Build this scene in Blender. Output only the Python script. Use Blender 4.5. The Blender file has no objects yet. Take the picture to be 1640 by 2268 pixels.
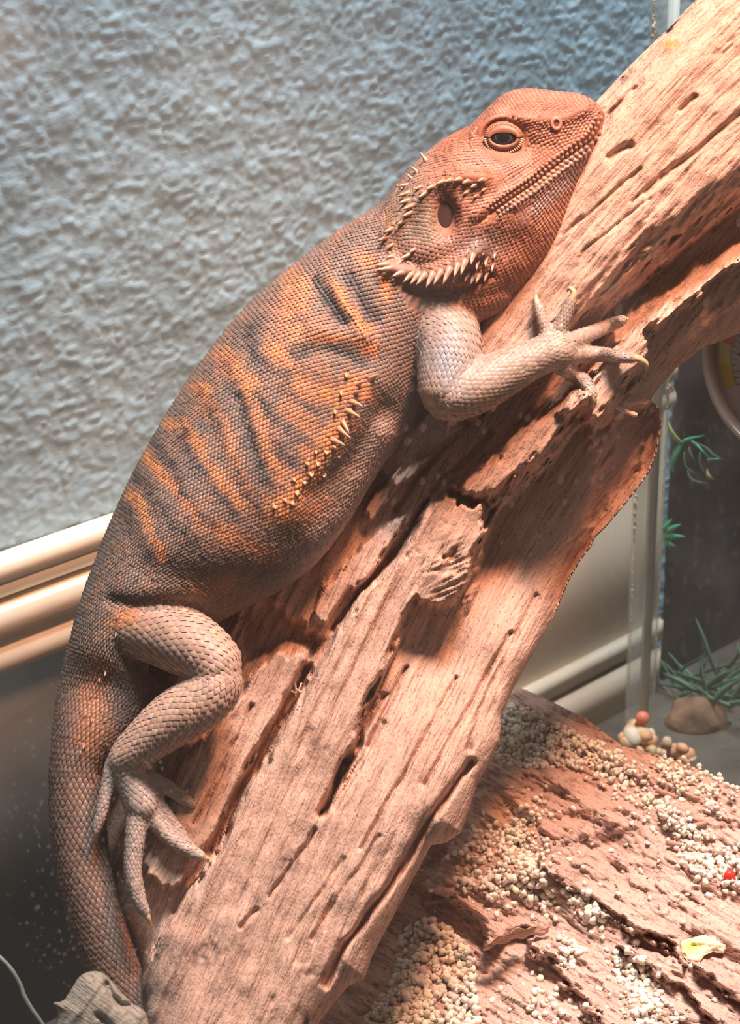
import bpy, math, random
import numpy as np
from mathutils import Matrix, Vector
from mathutils.bvhtree import BVHTree

random.seed(7)
rng = np.random.default_rng(11)
scene = bpy.context.scene
COL = scene.collection

# ------------------------------------------------------------------ camera, world, light
S = 1.4e-4                       # metres per unit; one unit spans one pixel 3200 units from the lens
FPX = 3200.0
pit, rol, azi = math.radians(26), math.radians(3), math.radians(53)
Rr = np.array([[math.cos(rol), -math.sin(rol), 0], [math.sin(rol), math.cos(rol), 0], [0, 0, 1.0]])
c_right = Rr @ np.array([1, 0, 0.0])
c_fwd = Rr @ np.array([0, math.sin(pit), -math.cos(pit)])
c_up = Rr @ np.array([0, math.cos(pit), math.sin(pit)])
C2W = np.array([c_right, c_fwd, c_up])          # camera vector -> world vector
def raydir(px, py):
    return C2W @ np.array([(px - 820) / FPX, -(py - 1134) / FPX, -1.0])
CAMZ = -(raydir(1425, 1650)[2]) * 5300 * S
CAM = np.array([0, 0, CAMZ])
def W(p):
    """scene points given as (across, down, towards the viewer) in units -> world metres"""
    p = np.atleast_2d(np.asarray(p, float))
    d = FPX - p[:, 2]
    c = np.stack([(p[:, 0] - 820) * d / FPX, -(p[:, 1] - 1134) * d / FPX, -d], 1) * S
    return c @ C2W.T + CAM
def tilt(y):
    t = np.asarray(y, float) - 750
    return 0.22 * (np.sqrt(t * t + 200 ** 2) + t) / 2
def WT(p):
    """as W, for the leaning trunk and the animal on it: the trunk leans back as it rises"""
    p = np.atleast_2d(np.asarray(p, float)).copy(); p[:, 2] += tilt(p[:, 1]); return W(p)
def on_plane(px, py, pt, n):
    r = raydir(px, py)
    t = np.dot(pt - CAM, n) / np.dot(r, n)
    return CAM + r * t

cam_d = bpy.data.cameras.new('camera'); cam = bpy.data.objects.new('camera', cam_d); COL.objects.link(cam)
M = Matrix([list(C2W[0]) + [CAM[0]], list(C2W[1]) + [CAM[1]], list(C2W[2]) + [CAM[2]], [0, 0, 0, 1]])
cam.matrix_world = M
cam_d.sensor_fit = 'HORIZONTAL'; cam_d.sensor_width = 36; cam_d.lens = 36 * FPX / 1640
cam_d.clip_start = 0.005; cam_d.clip_end = 50
cam_d.dof.use_dof = True; cam_d.dof.focus_distance = 3080 * S; cam_d.dof.aperture_fstop = 40
scene.camera = cam

world = bpy.data.worlds.new('world'); scene.world = world; world.use_nodes = True
bg = world.node_tree.nodes['Background']
bg.inputs['Color'].default_value = (1.0, 0.95, 0.92, 1); bg.inputs['Strength'].default_value = 0.14

def add_light(name, kind, loc, target, energy, color, **kw):
    d = bpy.data.lights.new(name, kind); d.energy = energy; d.color = color
    for k, v in kw.items(): setattr(d, k, v)
    o = bpy.data.objects.new(name, d); COL.objects.link(o)
    o.location = loc
    o.rotation_euler = (Vector(target) - Vector(loc)).to_track_quat('-Z', 'Y').to_euler()
    return o
lamp_loc = C2W @ (np.array([1220, 3240, -1436]) * S) + CAM; lamp_tgt = W([[980, 1150, 0]])[0]
add_light('basking_lamp_offscreen', 'SPOT', lamp_loc, lamp_tgt, 22.0, (1.0, 0.49, 0.29), spot_size=math.radians(50), spot_blend=0.9, shadow_soft_size=0.042)
fill_near = W([[900, -3600, 700]])[0]; fill_tgt = W([[500, 700, -900]])[0]
fill_loc = fill_tgt + (fill_near - fill_tgt) / np.linalg.norm(fill_near - fill_tgt) * 1.9      # unseen cool overhead light, added to light the stucco wall
FILL_K = (1.9 / np.linalg.norm(fill_near - fill_tgt)) ** 2
add_light('wall_fill_offscreen', 'AREA', fill_loc, fill_tgt, 4.6 * FILL_K, (0.90, 0.96, 1.0), shape='DISK', size=0.60)

scene.view_settings.view_transform = 'Standard'; scene.view_settings.look = 'None'
scene.view_settings.exposure = 0.06; scene.view_settings.gamma = 1.0
scene.view_settings.use_curve_mapping = False
scene.cycles.use_denoising = True
scene.cycles.transparent_max_bounces = 12
scene.cycles.use_adaptive_sampling = True; scene.cycles.adaptive_threshold = 0.07; scene.cycles.adaptive_min_samples = 16
scene.cycles.max_bounces = 5; scene.cycles.diffuse_bounces = 3; scene.cycles.glossy_bounces = 2; scene.cycles.transmission_bounces = 3

# ------------------------------------------------------------------ helpers
def hsh(ix, iy, iz, seed):
    h = (ix.astype(np.int64) * 374761393 + iy.astype(np.int64) * 668265263 + iz.astype(np.int64) * 2147483647 + seed * 974711) & 0xFFFFFFFF
    h = ((h ^ (h >> 13)) * 1274126177) & 0xFFFFFFFF
    h = ((h ^ (h >> 16)) * 2246822519) & 0xFFFFFFFF
    return ((h ^ (h >> 15)) & 0xFFFFFF) / float(0xFFFFFF)
def vnoise(x, y, z=None, seed=0):
    x = np.asarray(x, float); y = np.asarray(y, float)
    z = np.zeros_like(x) if z is None else np.asarray(z, float)
    ix, iy, iz = np.floor(x), np.floor(y), np.floor(z)
    fx, fy, fz = x - ix, y - iy, z - iz
    fx, fy, fz = [f * f * f * (f * (f * 6 - 15) + 10) for f in (fx, fy, fz)]
    out = 0
    for dx in (0, 1):
        for dy in (0, 1):
            for dz in (0, 1):
                w = (fx if dx else 1 - fx) * (fy if dy else 1 - fy) * (fz if dz else 1 - fz)
                out = out + w * hsh(ix + dx, iy + dy, iz + dz, seed)
    return out * 2 - 1
def fbm(x, y, oct=4, seed=0, gain=0.5):
    o = 0; a = 1.0; f = 1.0
    for k in range(oct):
        o = o + a * vnoise(x * f + 13.7 * k, y * f + 7.1 * k, None, seed + k); a *= gain; f *= 2.03
    return o
def sstep(a, b, x):
    t = np.clip((x - a) / (b - a), 0, 1); return t * t * (3 - 2 * t)
def seg_dist(x, y, pts):
    best = np.full(x.shape, 1e18); along = np.zeros(x.shape); px_ = np.zeros(x.shape); py_ = np.zeros(x.shape); sgn = np.ones(x.shape)
    acc = 0.0
    for (ax, ay), (bx, by) in zip(pts[:-1], pts[1:]):
        dx, dy = bx - ax, by - ay; L2 = dx * dx + dy * dy + 1e-9
        t = np.clip(((x - ax) * dx + (y - ay) * dy) / L2, 0, 1)
        qx, qy = ax + t * dx, ay + t * dy
        d = (x - qx) ** 2 + (y - qy) ** 2
        m = d < best
        best = np.where(m, d, best); along = np.where(m, acc + t * math.sqrt(L2), along)
        px_ = np.where(m, qx, px_); py_ = np.where(m, qy, py_)
        sgn = np.where(m, np.sign((x - ax) * dy - (y - ay) * dx), sgn)
        acc += math.sqrt(L2)
    return np.sqrt(best), along, px_, py_, sgn
def poly_sd(x, y, poly):
    """signed distance to a closed outline, positive inside"""
    d, _, qx, qy, _ = seg_dist(x, y, list(poly) + [poly[0]])
    ins = np.zeros(x.shape, bool)
    n = len(poly)
    for i in range(n):
        ax, ay = poly[i]; bx, by = poly[(i + 1) % n]
        if ay == by: continue
        c = ((ay > y) != (by > y)) & (x < (bx - ax) * (y - ay) / (by - ay) + ax)
        ins ^= c
    return np.where(ins, d, -d), qx, qy
def polyline_smooth(pts, n):
    pts = np.asarray(pts, float)
    k = len(pts); t = np.linspace(0, k - 1, n); i = np.clip(np.floor(t).astype(int), 0, k - 2); f = (t - i)[:, None]
    p0 = pts[np.maximum(i - 1, 0)]; p1 = pts[i]; p2 = pts[i + 1]; p3 = pts[np.minimum(i + 2, k - 1)]
    return 0.5 * ((2 * p1) + (-p0 + p2) * f + (2 * p0 - 5 * p1 + 4 * p2 - p3) * f * f + (-p0 + 3 * p1 - 3 * p2 + p3) * f ** 3)

def mesh_np(name, V, F, col=None, grain=None, smooth=False):
    V = np.asarray(V, np.float32)
    me = bpy.data.meshes.new(name)
    Fs = F if isinstance(F, list) else [F]
    Fs = [np.asarray(f, np.int32) for f in Fs if len(f)]
    me.vertices.add(len(V)); me.vertices.foreach_set('co', V.ravel())
    loops = np.concatenate([f.ravel() for f in Fs])
    sizes = np.concatenate([np.full(len(f), f.shape[1], np.int32) for f in Fs])
    starts = np.concatenate([[0], np.cumsum(sizes)[:-1]]).astype(np.int32)
    me.loops.add(len(loops)); me.loops.foreach_set('vertex_index', loops.astype(np.int32))
    me.polygons.add(len(sizes)); me.polygons.foreach_set('loop_start', starts); me.polygons.foreach_set('loop_total', sizes)
    me.update(calc_edges=True); me.validate()
    if smooth: me.polygons.foreach_set('use_smooth', np.ones(len(me.polygons), bool))
    if col is not None:
        a = me.color_attributes.new('col', 'FLOAT_COLOR', 'POINT')
        c = np.ones((len(V), 4), np.float32); c[:, :3] = col; a.data.foreach_set('color', c.ravel())
    if grain is not None:
        a = me.attributes.new('grain', 'FLOAT_VECTOR', 'POINT'); a.data.foreach_set('vector', np.asarray(grain, np.float32).ravel())
    return me
def ob(name, V, F, mat, parent=None, col=None, grain=None, smooth=False, origin=None, label=None, cat=None, group=None, kind=None, plabel=None):
    """one mesh object; V in world metres"""
    V = np.asarray(V, float)
    if parent is None:
        o0 = np.array(origin) if origin is not None else np.array([V[:, 0].mean(), V[:, 1].mean(), V[:, 2].min()])
    else:
        o0 = np.array(parent['_o'])
        if parent.parent is not None: o0 = np.array(parent['_o'])
    me = mesh_np(name, V - o0, F, col, grain, smooth)
    me.materials.append(mat)
    o = bpy.data.objects.new(name, me); COL.objects.link(o)
    if parent is None: o.location = o0
    else: o.parent = parent
    o['_o'] = [float(a) for a in o0]
    tag(o, label or plabel, cat, group, kind)
    return o
def tag(o, label=None, cat=None, group=None, kind=None):
    if label: o['label'] = label
    if cat: o['category'] = cat
    if group: o['group'] = group
    if kind: o['kind'] = kind
def empty(name, loc, label, cat, group=None, kind=None):
    o = bpy.data.objects.new(name, None); COL.objects.link(o); o.location = loc; o.empty_display_size = 0.01
    o['_o'] = [float(a) for a in loc]; tag(o, label, cat, group, kind); return o
def grid_faces(nu, nv, wrap=False):
    i = np.arange(nu - 1)[:, None]; j = np.arange(nv if wrap else nv - 1)[None, :]
    jn = (j + 1) % nv
    a = i * nv + j; b = i * nv + jn; c = (i + 1) * nv + jn; d = (i + 1) * nv + j
    return np.stack([a.ravel(), b.ravel(), c.ravel(), d.ravel()], 1)
def box(c, ax, ay, az, hx, hy, hz):
    c, ax, ay, az = map(np.asarray, (c, ax, ay, az))
    V = np.array([c + sx * hx * ax + sy * hy * ay + sz * hz * az for sx in (-1, 1) for sy in (-1, 1) for sz in (-1, 1)])
    F = np.array([[0, 1, 3, 2], [4, 6, 7, 5], [0, 4, 5, 1], [2, 3, 7, 6], [0, 2, 6, 4], [1, 5, 7, 3]])
    return V, F
def ico(sub=1):
    t = (1 + 5 ** .5) / 2
    v = [(-1, t, 0), (1, t, 0), (-1, -t, 0), (1, -t, 0), (0, -1, t), (0, 1, t), (0, -1, -t), (0, 1, -t), (t, 0, -1), (t, 0, 1), (-t, 0, -1), (-t, 0, 1)]
    v = [np.array(a) / np.linalg.norm(a) for a in v]
    f = [(0, 11, 5), (0, 5, 1), (0, 1, 7), (0, 7, 10), (0, 10, 11), (1, 5, 9), (5, 11, 4), (11, 10, 2), (10, 7, 6), (7, 1, 8), (3, 9, 4), (3, 4, 2), (3, 2, 6), (3, 6, 8), (3, 8, 9), (4, 9, 5), (2, 4, 11), (6, 2, 10), (8, 6, 7), (9, 8, 1)]
    for _ in range(sub):
        cache = {}; nf = []
        def mid(a, b):
            k = (min(a, b), max(a, b))
            if k not in cache:
                m = v[a] + v[b]; v.append(m / np.linalg.norm(m)); cache[k] = len(v) - 1
            return cache[k]
        for a, b, c in f:
            ab, bc, ca = mid(a, b), mid(b, c), mid(c, a); nf += [(a, ab, ca), (b, bc, ab), (c, ca, bc), (ab, bc, ca)]
        f = nf
    return np.array(v), np.array(f)

# ------------------------------------------------------------------ materials
def nmat(name):
    m = bpy.data.materials.new(name); m.use_nodes = True; nt = m.node_tree
    return m, nt, nt.nodes, nt.links, nt.nodes['Principled BSDF']
def mat_simple(name, color, rough=0.6, noise=None, bump=None, spec=0.5, metallic=0.0, vary=0.35):
    """noise=(scale) tints; bump=(scale, strength)"""
    m, nt, N, L, B = nmat(name)
    B.inputs['Roughness'].default_value = rough; B.inputs['Specular IOR Level'].default_value = spec; B.inputs['Metallic'].default_value = metallic
    B.inputs['Base Color'].default_value = (*color, 1)
    tc = N.new('ShaderNodeTexCoord')
    if noise:
        t = N.new('ShaderNodeTexNoise'); t.inputs['Scale'].default_value = noise; t.inputs['Detail'].default_value = 6
        L.new(tc.outputs['Object'], t.inputs['Vector'])
        r = N.new('ShaderNodeValToRGB'); r.color_ramp.elements[0].position = 0.3; r.color_ramp.elements[1].position = 0.7
        r.color_ramp.elements[0].color = (*[c * (1 - vary) for c in color], 1); r.color_ramp.elements[1].color = (*[min(1, c * (1 + vary)) for c in color], 1)
        L.new(t.outputs['Fac'], r.inputs['Fac']); L.new(r.outputs['Color'], B.inputs['Base Color'])
    if bump:
        t = N.new('ShaderNodeTexNoise'); t.inputs['Scale'].default_value = bump[0]; t.inputs['Detail'].default_value = 5
        L.new(tc.outputs['Object'], t.inputs['Vector'])
        b = N.new('ShaderNodeBump'); b.inputs['Strength'].default_value = bump[1]; b.inputs['Distance'].default_value = bump[2] if len(bump) > 2 else 0.001
        L.new(t.outputs['Fac'], b.inputs['Height']); L.new(b.outputs['Normal'], B.inputs['Normal'])
    return m
def mat_vcol(name, rough=0.55, spec=0.4, noise=None, bump=None, sss=0):
    m, nt, N, L, B = nmat(name)
    B.inputs['Roughness'].default_value = rough; B.inputs['Specular IOR Level'].default_value = spec
    a = N.new('ShaderNodeAttribute'); a.attribute_name = 'col'
    out = a.outputs['Color']
    tc = N.new('ShaderNodeTexCoord')
    if noise:
        t = N.new('ShaderNodeTexNoise'); t.inputs['Scale'].default_value = noise[0]; t.inputs['Detail'].default_value = 5
        L.new(tc.outputs['Object'], t.inputs['Vector'])
        mr = N.new('ShaderNodeMapRange'); mr.inputs['To Min'].default_value = 1 - noise[1]; mr.inputs['To Max'].default_value = 1 + noise[1]
        L.new(t.outputs['Fac'], mr.inputs['Value'])
        mx = N.new('ShaderNodeMix'); mx.data_type = 'RGBA'; mx.blend_type = 'MULTIPLY'; mx.inputs[0].default_value = 1
        L.new(out, mx.inputs[6]); L.new(mr.outputs['Result'], mx.inputs[7]); out = mx.outputs[2]
    L.new(out, B.inputs['Base Color'])
    if bump:
        t = N.new('ShaderNodeTexNoise'); t.inputs['Scale'].default_value = bump[0]; t.inputs['Detail'].default_value = 6
        L.new(tc.outputs['Object'], t.inputs['Vector'])
        b = N.new('ShaderNodeBump'); b.inputs['Strength'].default_value = bump[1]; b.inputs['Distance'].default_value = bump[2]
        L.new(t.outputs['Fac'], b.inputs['Height']); L.new(b.outputs['Normal'], B.inputs['Normal'])
    return m
def mat_wood(name, c_light, c_mid, c_dark, rough=0.75, fine=1.0, bumpd=0.0006):
    """grain follows the 'grain' attribute (along, across, -)"""
    m, nt, N, L, B = nmat(name)
    B.inputs['Roughness'].default_value = rough; B.inputs['Specular IOR Level'].default_value = 0.25
    a = N.new('ShaderNodeAttribute'); a.attribute_name = 'grain'
    v = N.new('ShaderNodeAttribute'); v.attribute_name = 'col'
    def noise(sx, sy, detail, rgh=0.6):
        mp = N.new('ShaderNodeMapping'); mp.inputs['Scale'].default_value = (sx, sy, 1); L.new(a.outputs['Vector'], mp.inputs['Vector'])
        t = N.new('ShaderNodeTexNoise'); t.inputs['Scale'].default_value = 1; t.inputs['Detail'].default_value = detail; t.inputs['Roughness'].default_value = rgh
        L.new(mp.outputs['Vector'], t.inputs['Vector']); return t.outputs['Fac']
    n1 = noise(1 / 260, 1 / 22, 5); n2 = noise(1 / 60, 1 / 5 * fine, 4); n3 = noise(1 / 70, 1 / 60, 5, 0.7); n4 = noise(1 / 14, 1 / 6, 3)
    r1 = N.new('ShaderNodeValToRGB'); e = r1.color_ramp.elements; e[0].position = 0.30; e[0].color = (*c_mid, 1); e[1].position = 0.62; e[1].color = (*c_light, 1)
    L.new(n1, r1.inputs['Fac'])
    r2 = N.new('ShaderNodeValToRGB'); e = r2.color_ramp.elements; e[0].position = 0.30; e[0].color = (0.34, 0.27, 0.245, 1); e[1].position = 0.47; e[1].color = (1, 1, 1, 1)
    L.new(n2, r2.inputs['Fac'])
    m1 = N.new('ShaderNodeMix'); m1.data_type = 'RGBA'; m1.blend_type = 'MULTIPLY'; m1.inputs[0].default_value = 0.85
    L.new(r1.outputs['Color'], m1.inputs[6]); L.new(r2.outputs['Color'], m1.inputs[7])
    r3 = N.new('ShaderNodeValToRGB'); e = r3.color_ramp.elements; e[0].position = 0.24; e[0].color = (1, 1, 1, 1); e[1].position = 0.36; e[1].color = (0, 0, 0, 1)
    L.new(n3, r3.inputs['Fac'])
    m2 = N.new('ShaderNodeMix'); m2.data_type = 'RGBA'; L.new(r3.outputs['Color'], m2.inputs[0])
    L.new(m1.outputs[2], m2.inputs[6]); m2.inputs[7].default_value = (*c_dark, 1)
    m3 = N.new('ShaderNodeMix'); m3.data_type = 'RGBA'; m3.blend_type = 'MULTIPLY'; m3.inputs[0].default_value = 1
    L.new(m2.outputs[2], m3.inputs[6]); L.new(v.outputs['Color'], m3.inputs[7])
    n5 = noise(1 / 9, 1 / 4, 2, 0.5)
    r5 = N.new('ShaderNodeValToRGB'); e = r5.color_ramp.elements; e[0].position = 0.30; e[0].color = (0.38, 0.32, 0.30, 1); e[1].position = 0.42; e[1].color = (1, 1, 1, 1); L.new(n5, r5.inputs['Fac'])
    m5 = N.new('ShaderNodeMix'); m5.data_type = 'RGBA'; m5.blend_type = 'MULTIPLY'; m5.inputs[0].default_value = 0.8; L.new(m3.outputs[2], m5.inputs[6]); L.new(r5.outputs['Color'], m5.inputs[7])
    L.new(m5.outputs[2], B.inputs['Base Color'])
    ad = N.new('ShaderNodeMath'); ad.operation = 'MULTIPLY_ADD'; L.new(n2, ad.inputs[0]); ad.inputs[1].default_value = 1.0; L.new(n4, ad.inputs[2])
    b = N.new('ShaderNodeBump'); b.inputs['Strength'].default_value = 0.8; b.inputs['Distance'].default_value = bumpd
    L.new(ad.outputs[0], b.inputs['Height']); L.new(b.outputs['Normal'], B.inputs['Normal'])
    return m
def mat_glass(name, film, smudge, scale=9.0, tint=(0.985, 0.98, 0.97), lo=0.52, hi=0.75, gloss_rough=0.3):
    """clear pane with a thin cloudy film: mostly transparent, a little diffuse scatter, faint reflection"""
    m = bpy.data.materials.new(name); m.use_nodes = True; nt = m.node_tree; N = nt.nodes; L = nt.links; N.clear()
    out = N.new('ShaderNodeOutputMaterial')
    tr = N.new('ShaderNodeBsdfTransparent'); tr.inputs['Color'].default_value = (*tint, 1)
    df = N.new('ShaderNodeBsdfDiffuse'); df.inputs['Color'].default_value = (0.85, 0.84, 0.82, 1)
    tl = N.new('ShaderNodeBsdfTranslucent'); tl.inputs['Color'].default_value = (0.85, 0.84, 0.82, 1)
    hz = N.new('ShaderNodeMixShader'); hz.inputs[0].default_value = 0.5; L.new(df.outputs[0], hz.inputs[1]); L.new(tl.outputs[0], hz.inputs[2])
    tc = N.new('ShaderNodeTexCoord')
    t = N.new('ShaderNodeTexNoise'); t.inputs['Scale'].default_value = scale; t.inputs['Detail'].default_value = 3; t.inputs['Distortion'].default_value = 0.4
    L.new(tc.outputs['Object'], t.inputs['Vector'])
    mr = N.new('ShaderNodeMapRange'); mr.inputs['From Min'].default_value = lo; mr.inputs['From Max'].default_value = hi
    mr.inputs['To Min'].default_value = film; mr.inputs['To Max'].default_value = film + smudge; L.new(t.outputs['Fac'], mr.inputs['Value'])
    mx = N.new('ShaderNodeMixShader'); L.new(mr.outputs['Result'], mx.inputs[0]); L.new(tr.outputs[0], mx.inputs[1]); L.new(hz.outputs[0], mx.inputs[2])
    gl = N.new('ShaderNodeBsdfGlossy'); gl.inputs['Roughness'].default_value = gloss_rough
    mg = N.new('ShaderNodeMixShader'); mg.inputs[0].default_value = 0.008; L.new(mx.outputs[0], mg.inputs[1]); L.new(gl.outputs[0], mg.inputs[2])
    L.new(mg.outputs[0], out.inputs['Surface'])
    return m
def mat_translucent_drop(name, alpha, color=(0.85, 0.83, 0.8)):
    m = bpy.data.materials.new(name); m.use_nodes = True; nt = m.node_tree; N = nt.nodes; L = nt.links; N.clear()
    out = N.new('ShaderNodeOutputMaterial'); tr = N.new('ShaderNodeBsdfTransparent')
    df = N.new('ShaderNodeBsdfDiffuse'); df.inputs['Color'].default_value = (*color, 1)
    tl = N.new('ShaderNodeBsdfTranslucent'); tl.inputs['Color'].default_value = (*color, 1)
    hz = N.new('ShaderNodeMixShader'); L.new(df.outputs[0], hz.inputs[1]); L.new(tl.outputs[0], hz.inputs[2])
    mx = N.new('ShaderNodeMixShader'); mx.inputs[0].default_value = alpha; L.new(tr.outputs[0], mx.inputs[1]); L.new(hz.outputs[0], mx.inputs[2])
    L.new(mx.outputs[0], out.inputs['Surface']); return m

# ------------------------------------------------------------------ setting: floor, walls, panes
E1 = np.array([math.sin(azi), math.cos(azi), 0]); N1 = np.array([math.cos(azi), -math.sin(azi), 0]); UP = np.array([0, 0, 1.0])
corner = CAM + raydir(1425, 1650) * 5300 * S           # foot of the tank's back corner, z = 0
wallpt = corner - N1 * 260 * S
u = S
# floor
V, F = box(corner * np.array([1, 1, 0]) - E1 * 1500 * u + N1 * 1500 * u + np.array([0, 0, -0.01]), E1, N1, UP, 4500 * u, 4000 * u, 0.01)
ob('floor', V, F, mat_simple('substrate', (0.10, 0.085, 0.07), 0.9, noise=60, bump=(300, 0.6, 0.002)), label='dark substrate floor of the glass terrarium', cat='floor', kind='structure')
# stucco wall
def wall_uv(px, py, off=0):
    p = on_plane(px, py, wallpt + N1 * off * u, N1)
    d = p - wallpt
    return np.dot(d, E1) / u, np.dot(d, UP) / u
XR = max(wall_uv(1462, 40)[0], wall_uv(1456, 1600)[0])
nu, nv = 820, 580
w0, w1, h0, h1 = -4300, XR, -300, 3400
gu = np.linspace(w0, w1, nu); gv = np.linspace(h0, h1, nv)
GU, GV = np.meshgrid(gu, gv, indexing='ij')
rel = fbm(GU / 80, GV / 68, 3, 3) * 0.5 + 0.9 * np.abs(fbm(GU / 34 + 9, GV / 28, 2, 21))
rel = np.clip(rel, -0.5, 1.2)
Vw = wallpt + (GU[..., None] * u) * E1 + (GV[..., None] * u) * UP + (rel[..., None] * 4.8 * u) * N1
m_st = mat_simple('blue_stucco', (0.38, 0.60, 0.76), 0.8, noise=30, bump=(420, 0.25, 0.0008), vary=0.08, spec=0.3)
ob('wall_back', Vw.reshape(-1, 3), grid_faces(nu, nv), m_st, smooth=True, label='pale blue stucco wall behind the glass', cat='wall', kind='structure')

# metal rail along the wall: extruded profile
_, ra = wall_uv(0, 1245, 60); _, rb = wall_uv(0, 1500, 60)
hh = ra - rb
prof = [(0.0, 8), (0, 54), (0.03, 70), (0.16, 74), (0.17, 66), (0.19, 70), (0.24, 70), (0.30, 64), (0.335, 40), (0.35, 20), (0.36, 40), (0.37, 84), (0.385, 92), (0.58, 96), (0.60, 88),
        (0.62, 70), (0.66, 66), (0.70, 76), (0.75, 90), (0.85, 96), (0.93, 84), (0.98, 60), (1.0, 20), (1.0, 6)]
uu = np.linspace(-4200, XR - 90, 2)
Vp = np.array([[wallpt + E1 * a * u + UP * (ra - t * hh) * u + N1 * d * u for t, d in prof] for a in uu]).reshape(-1, 3)
m_rail = mat_simple('cream_metal', (0.80, 0.72, 0.60), 0.38, noise=40, vary=0.08, bump=(900, 0.1, 0.0005), spec=0.6)
ob('trim_1', Vp, grid_faces(2, len(prof)), m_rail, label='cream metal double rail running along the stucco wall', cat='rail', kind='structure')
# panels under the rail; the beige one stands in for a reflection
def panel(name, x0, x1, top, bot, off, thick, mat, label, cat):
    c = wallpt + E1 * (x0 + x1) / 2 * u + UP * (top + bot) / 2 * u + N1 * (off - thick / 2) * u
    V, F = box(c, E1, N1, UP, abs(x1 - x0) / 2 * u, thick / 2 * u, abs(top - bot) / 2 * u)
    return ob(name, V, F, mat, label=label, cat=cat, kind='structure')
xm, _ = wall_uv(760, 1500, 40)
panel('wall_lower', -4200, xm, rb + 4, 0, 40, 30, mat_simple('dark_panel', (0.075, 0.075, 0.07), 0.5, noise=14, vary=0.4), 'dark panel below the cream rail', 'panel')
panel('wall_lower_reflection', xm, XR - 70, rb + 4, 0, 42, 30, mat_simple('beige_reflection', (0.86, 0.73, 0.60), 0.45, noise=8, vary=0.08), 'beige panel standing in for the lit tank reflected in the back pane', 'panel')
_, sa = wall_uv(1290, 1468, 70); _, sb = wall_uv(1290, 1512, 70); _, sc = wall_uv(1290, 1528, 70); _, sd_ = wall_uv(1290, 1552, 70)
panel('reflected_strip', xm, XR - 70, sa, sb, 66, 24, m_rail, 'pale strip standing in for a band reflected in the back pane', 'strip')  # band mirrored in the back pane, built as solid coloured strips
panel('reflected_board', xm, XR - 70, sc, sd_ - 160, 60, 18, mat_simple('taupe', (0.74, 0.62, 0.50), 0.5, noise=10, vary=0.1), 'taupe board continuing the painted reflection under the pale strip', 'board')

# back pane, side pane, front pane
TOPH = 3300
def pane(name, p0, ax, length, mat, label, z0=0, z1=TOPH):
    n = np.cross(ax, UP)
    V, F = box(p0 + ax * length / 2 * u + UP * (z0 + z1) / 2 * u, ax, n, UP, length / 2 * u, 9 * u, (z1 - z0) / 2 * u)
    return ob(name, V, F, mat, label=label, cat='glass pane', kind='structure')
g_back = mat_glass('back_glass', 0.010, 0.05, 14)
g_side = mat_glass('side_glass', 0.035, 0.06, 18)
g_front = mat_glass('front_glass', 0.014, 0.07, 11, lo=0.54, hi=0.80)
p_back = pane('window_1', corner - E1 * 4200 * u, E1, 4200 - 60, g_back, 'hazy back pane of the terrarium in front of the stucco wall')
p_side = pane('window_2', corner + N1 * 40 * u, N1, 1250, g_side, 'spotted side pane with the dial gauge on it')
fr0 = CAM - N1 * 1720 * u; fr0[2] = 0
p_front = pane('window_3', fr0 - E1 * 900 * u, E1, 4200, g_front, 'front pane of the terrarium with dried water spots', z1=4200)

# glazed corner column with sandy silicone edges
c_mat = mat_glass('corner_glass', 0.16, 0.10, 20, tint=(0.86, 0.88, 0.85))
corner_e = empty('trim_4', corner, 'vertical glass corner joint with two sandy silicone edges', 'corner joint', kind='structure')
s_mat = mat_simple('silicone', (0.66, 0.70, 0.66), 0.4, noise=40, vary=0.15)
la = on_plane(1378, 1600, corner + N1 * 10 * u, N1); lb = on_plane(1434, 1600, corner + N1 * 10 * u, N1)
la[2] = lb[2] = 0
wdir = (lb - la) / np.linalg.norm(lb - la); wid = np.linalg.norm(lb - la)
mid_ = (la + lb) / 2 + N1 * 22 * u
V, F = box(mid_ + UP * TOPH / 2 * u, E1, N1, UP, wid / 2, 10 * u, TOPH / 2 * u); ob('glass_strip', V, F, c_mat, corner_e)
V, F = box(mid_ + E1 * wid * 0.10 + UP * TOPH / 2 * u + N1 * 6 * u, E1, N1, UP, wid * 0.12, 8 * u, TOPH / 2 * u); ob('silicone_bead', V, F, s_mat, corner_e)
sand_m = mat_simple('sandy_crust', (0.80, 0.68, 0.55), 0.9, noise=300, vary=0.3)
iv, if_ = ico(0)
for base in (la + N1 * 26 * u, lb + N1 * 26 * u):
    Vs, Fs = [], []
    n = 420
    for k in range(n):
        z = k / n * TOPH * u
        amp = 0.8 + 1.2 * max(0, float(vnoise(np.array([k * 0.09]), np.array([base[0] * 50]))[0])) ** 2
        c = base + UP * z + E1 * random.uniform(-2, 2) * amp * u
        Vs.append(iv * np.array([4.2, 4.2, 7]) * random.uniform(0.7, 1.2) * amp * 0.8 * u + c); Fs.append(if_ + 12 * k)
    ob('sandy_edge', np.concatenate(Vs), np.concatenate(Fs), sand_m, corner_e, kind='stuff')

# beyond the side pane: dark neighbour tank
bk = corner + E1 * 900 * u
V, F = box(wallpt + E1 * (XR + 1000) * u + UP * 1500 * u, E1, N1, UP, 1000 * u, 20 * u, 2200 * u)
ob('wall_rear', V, F, mat_simple('dark_backing', (0.12, 0.105, 0.10), 0.85, noise=26, vary=0.5), label='dark backing of the neighbouring tank', cat='wall', kind='structure')
V, F = box(bk + N1 * 500 * u + UP * 1500 * u, N1, E1, UP, 2600 * u, 20 * u, 2200 * u)
ob('wall_right', V, F, mat_simple('dark_rock', (0.22, 0.18, 0.155), 0.85, noise=26, vary=0.55, bump=(60, 0.8, 0.004)), label='dark mottled rock wall beyond the side pane', cat='wall', kind='structure')

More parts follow.
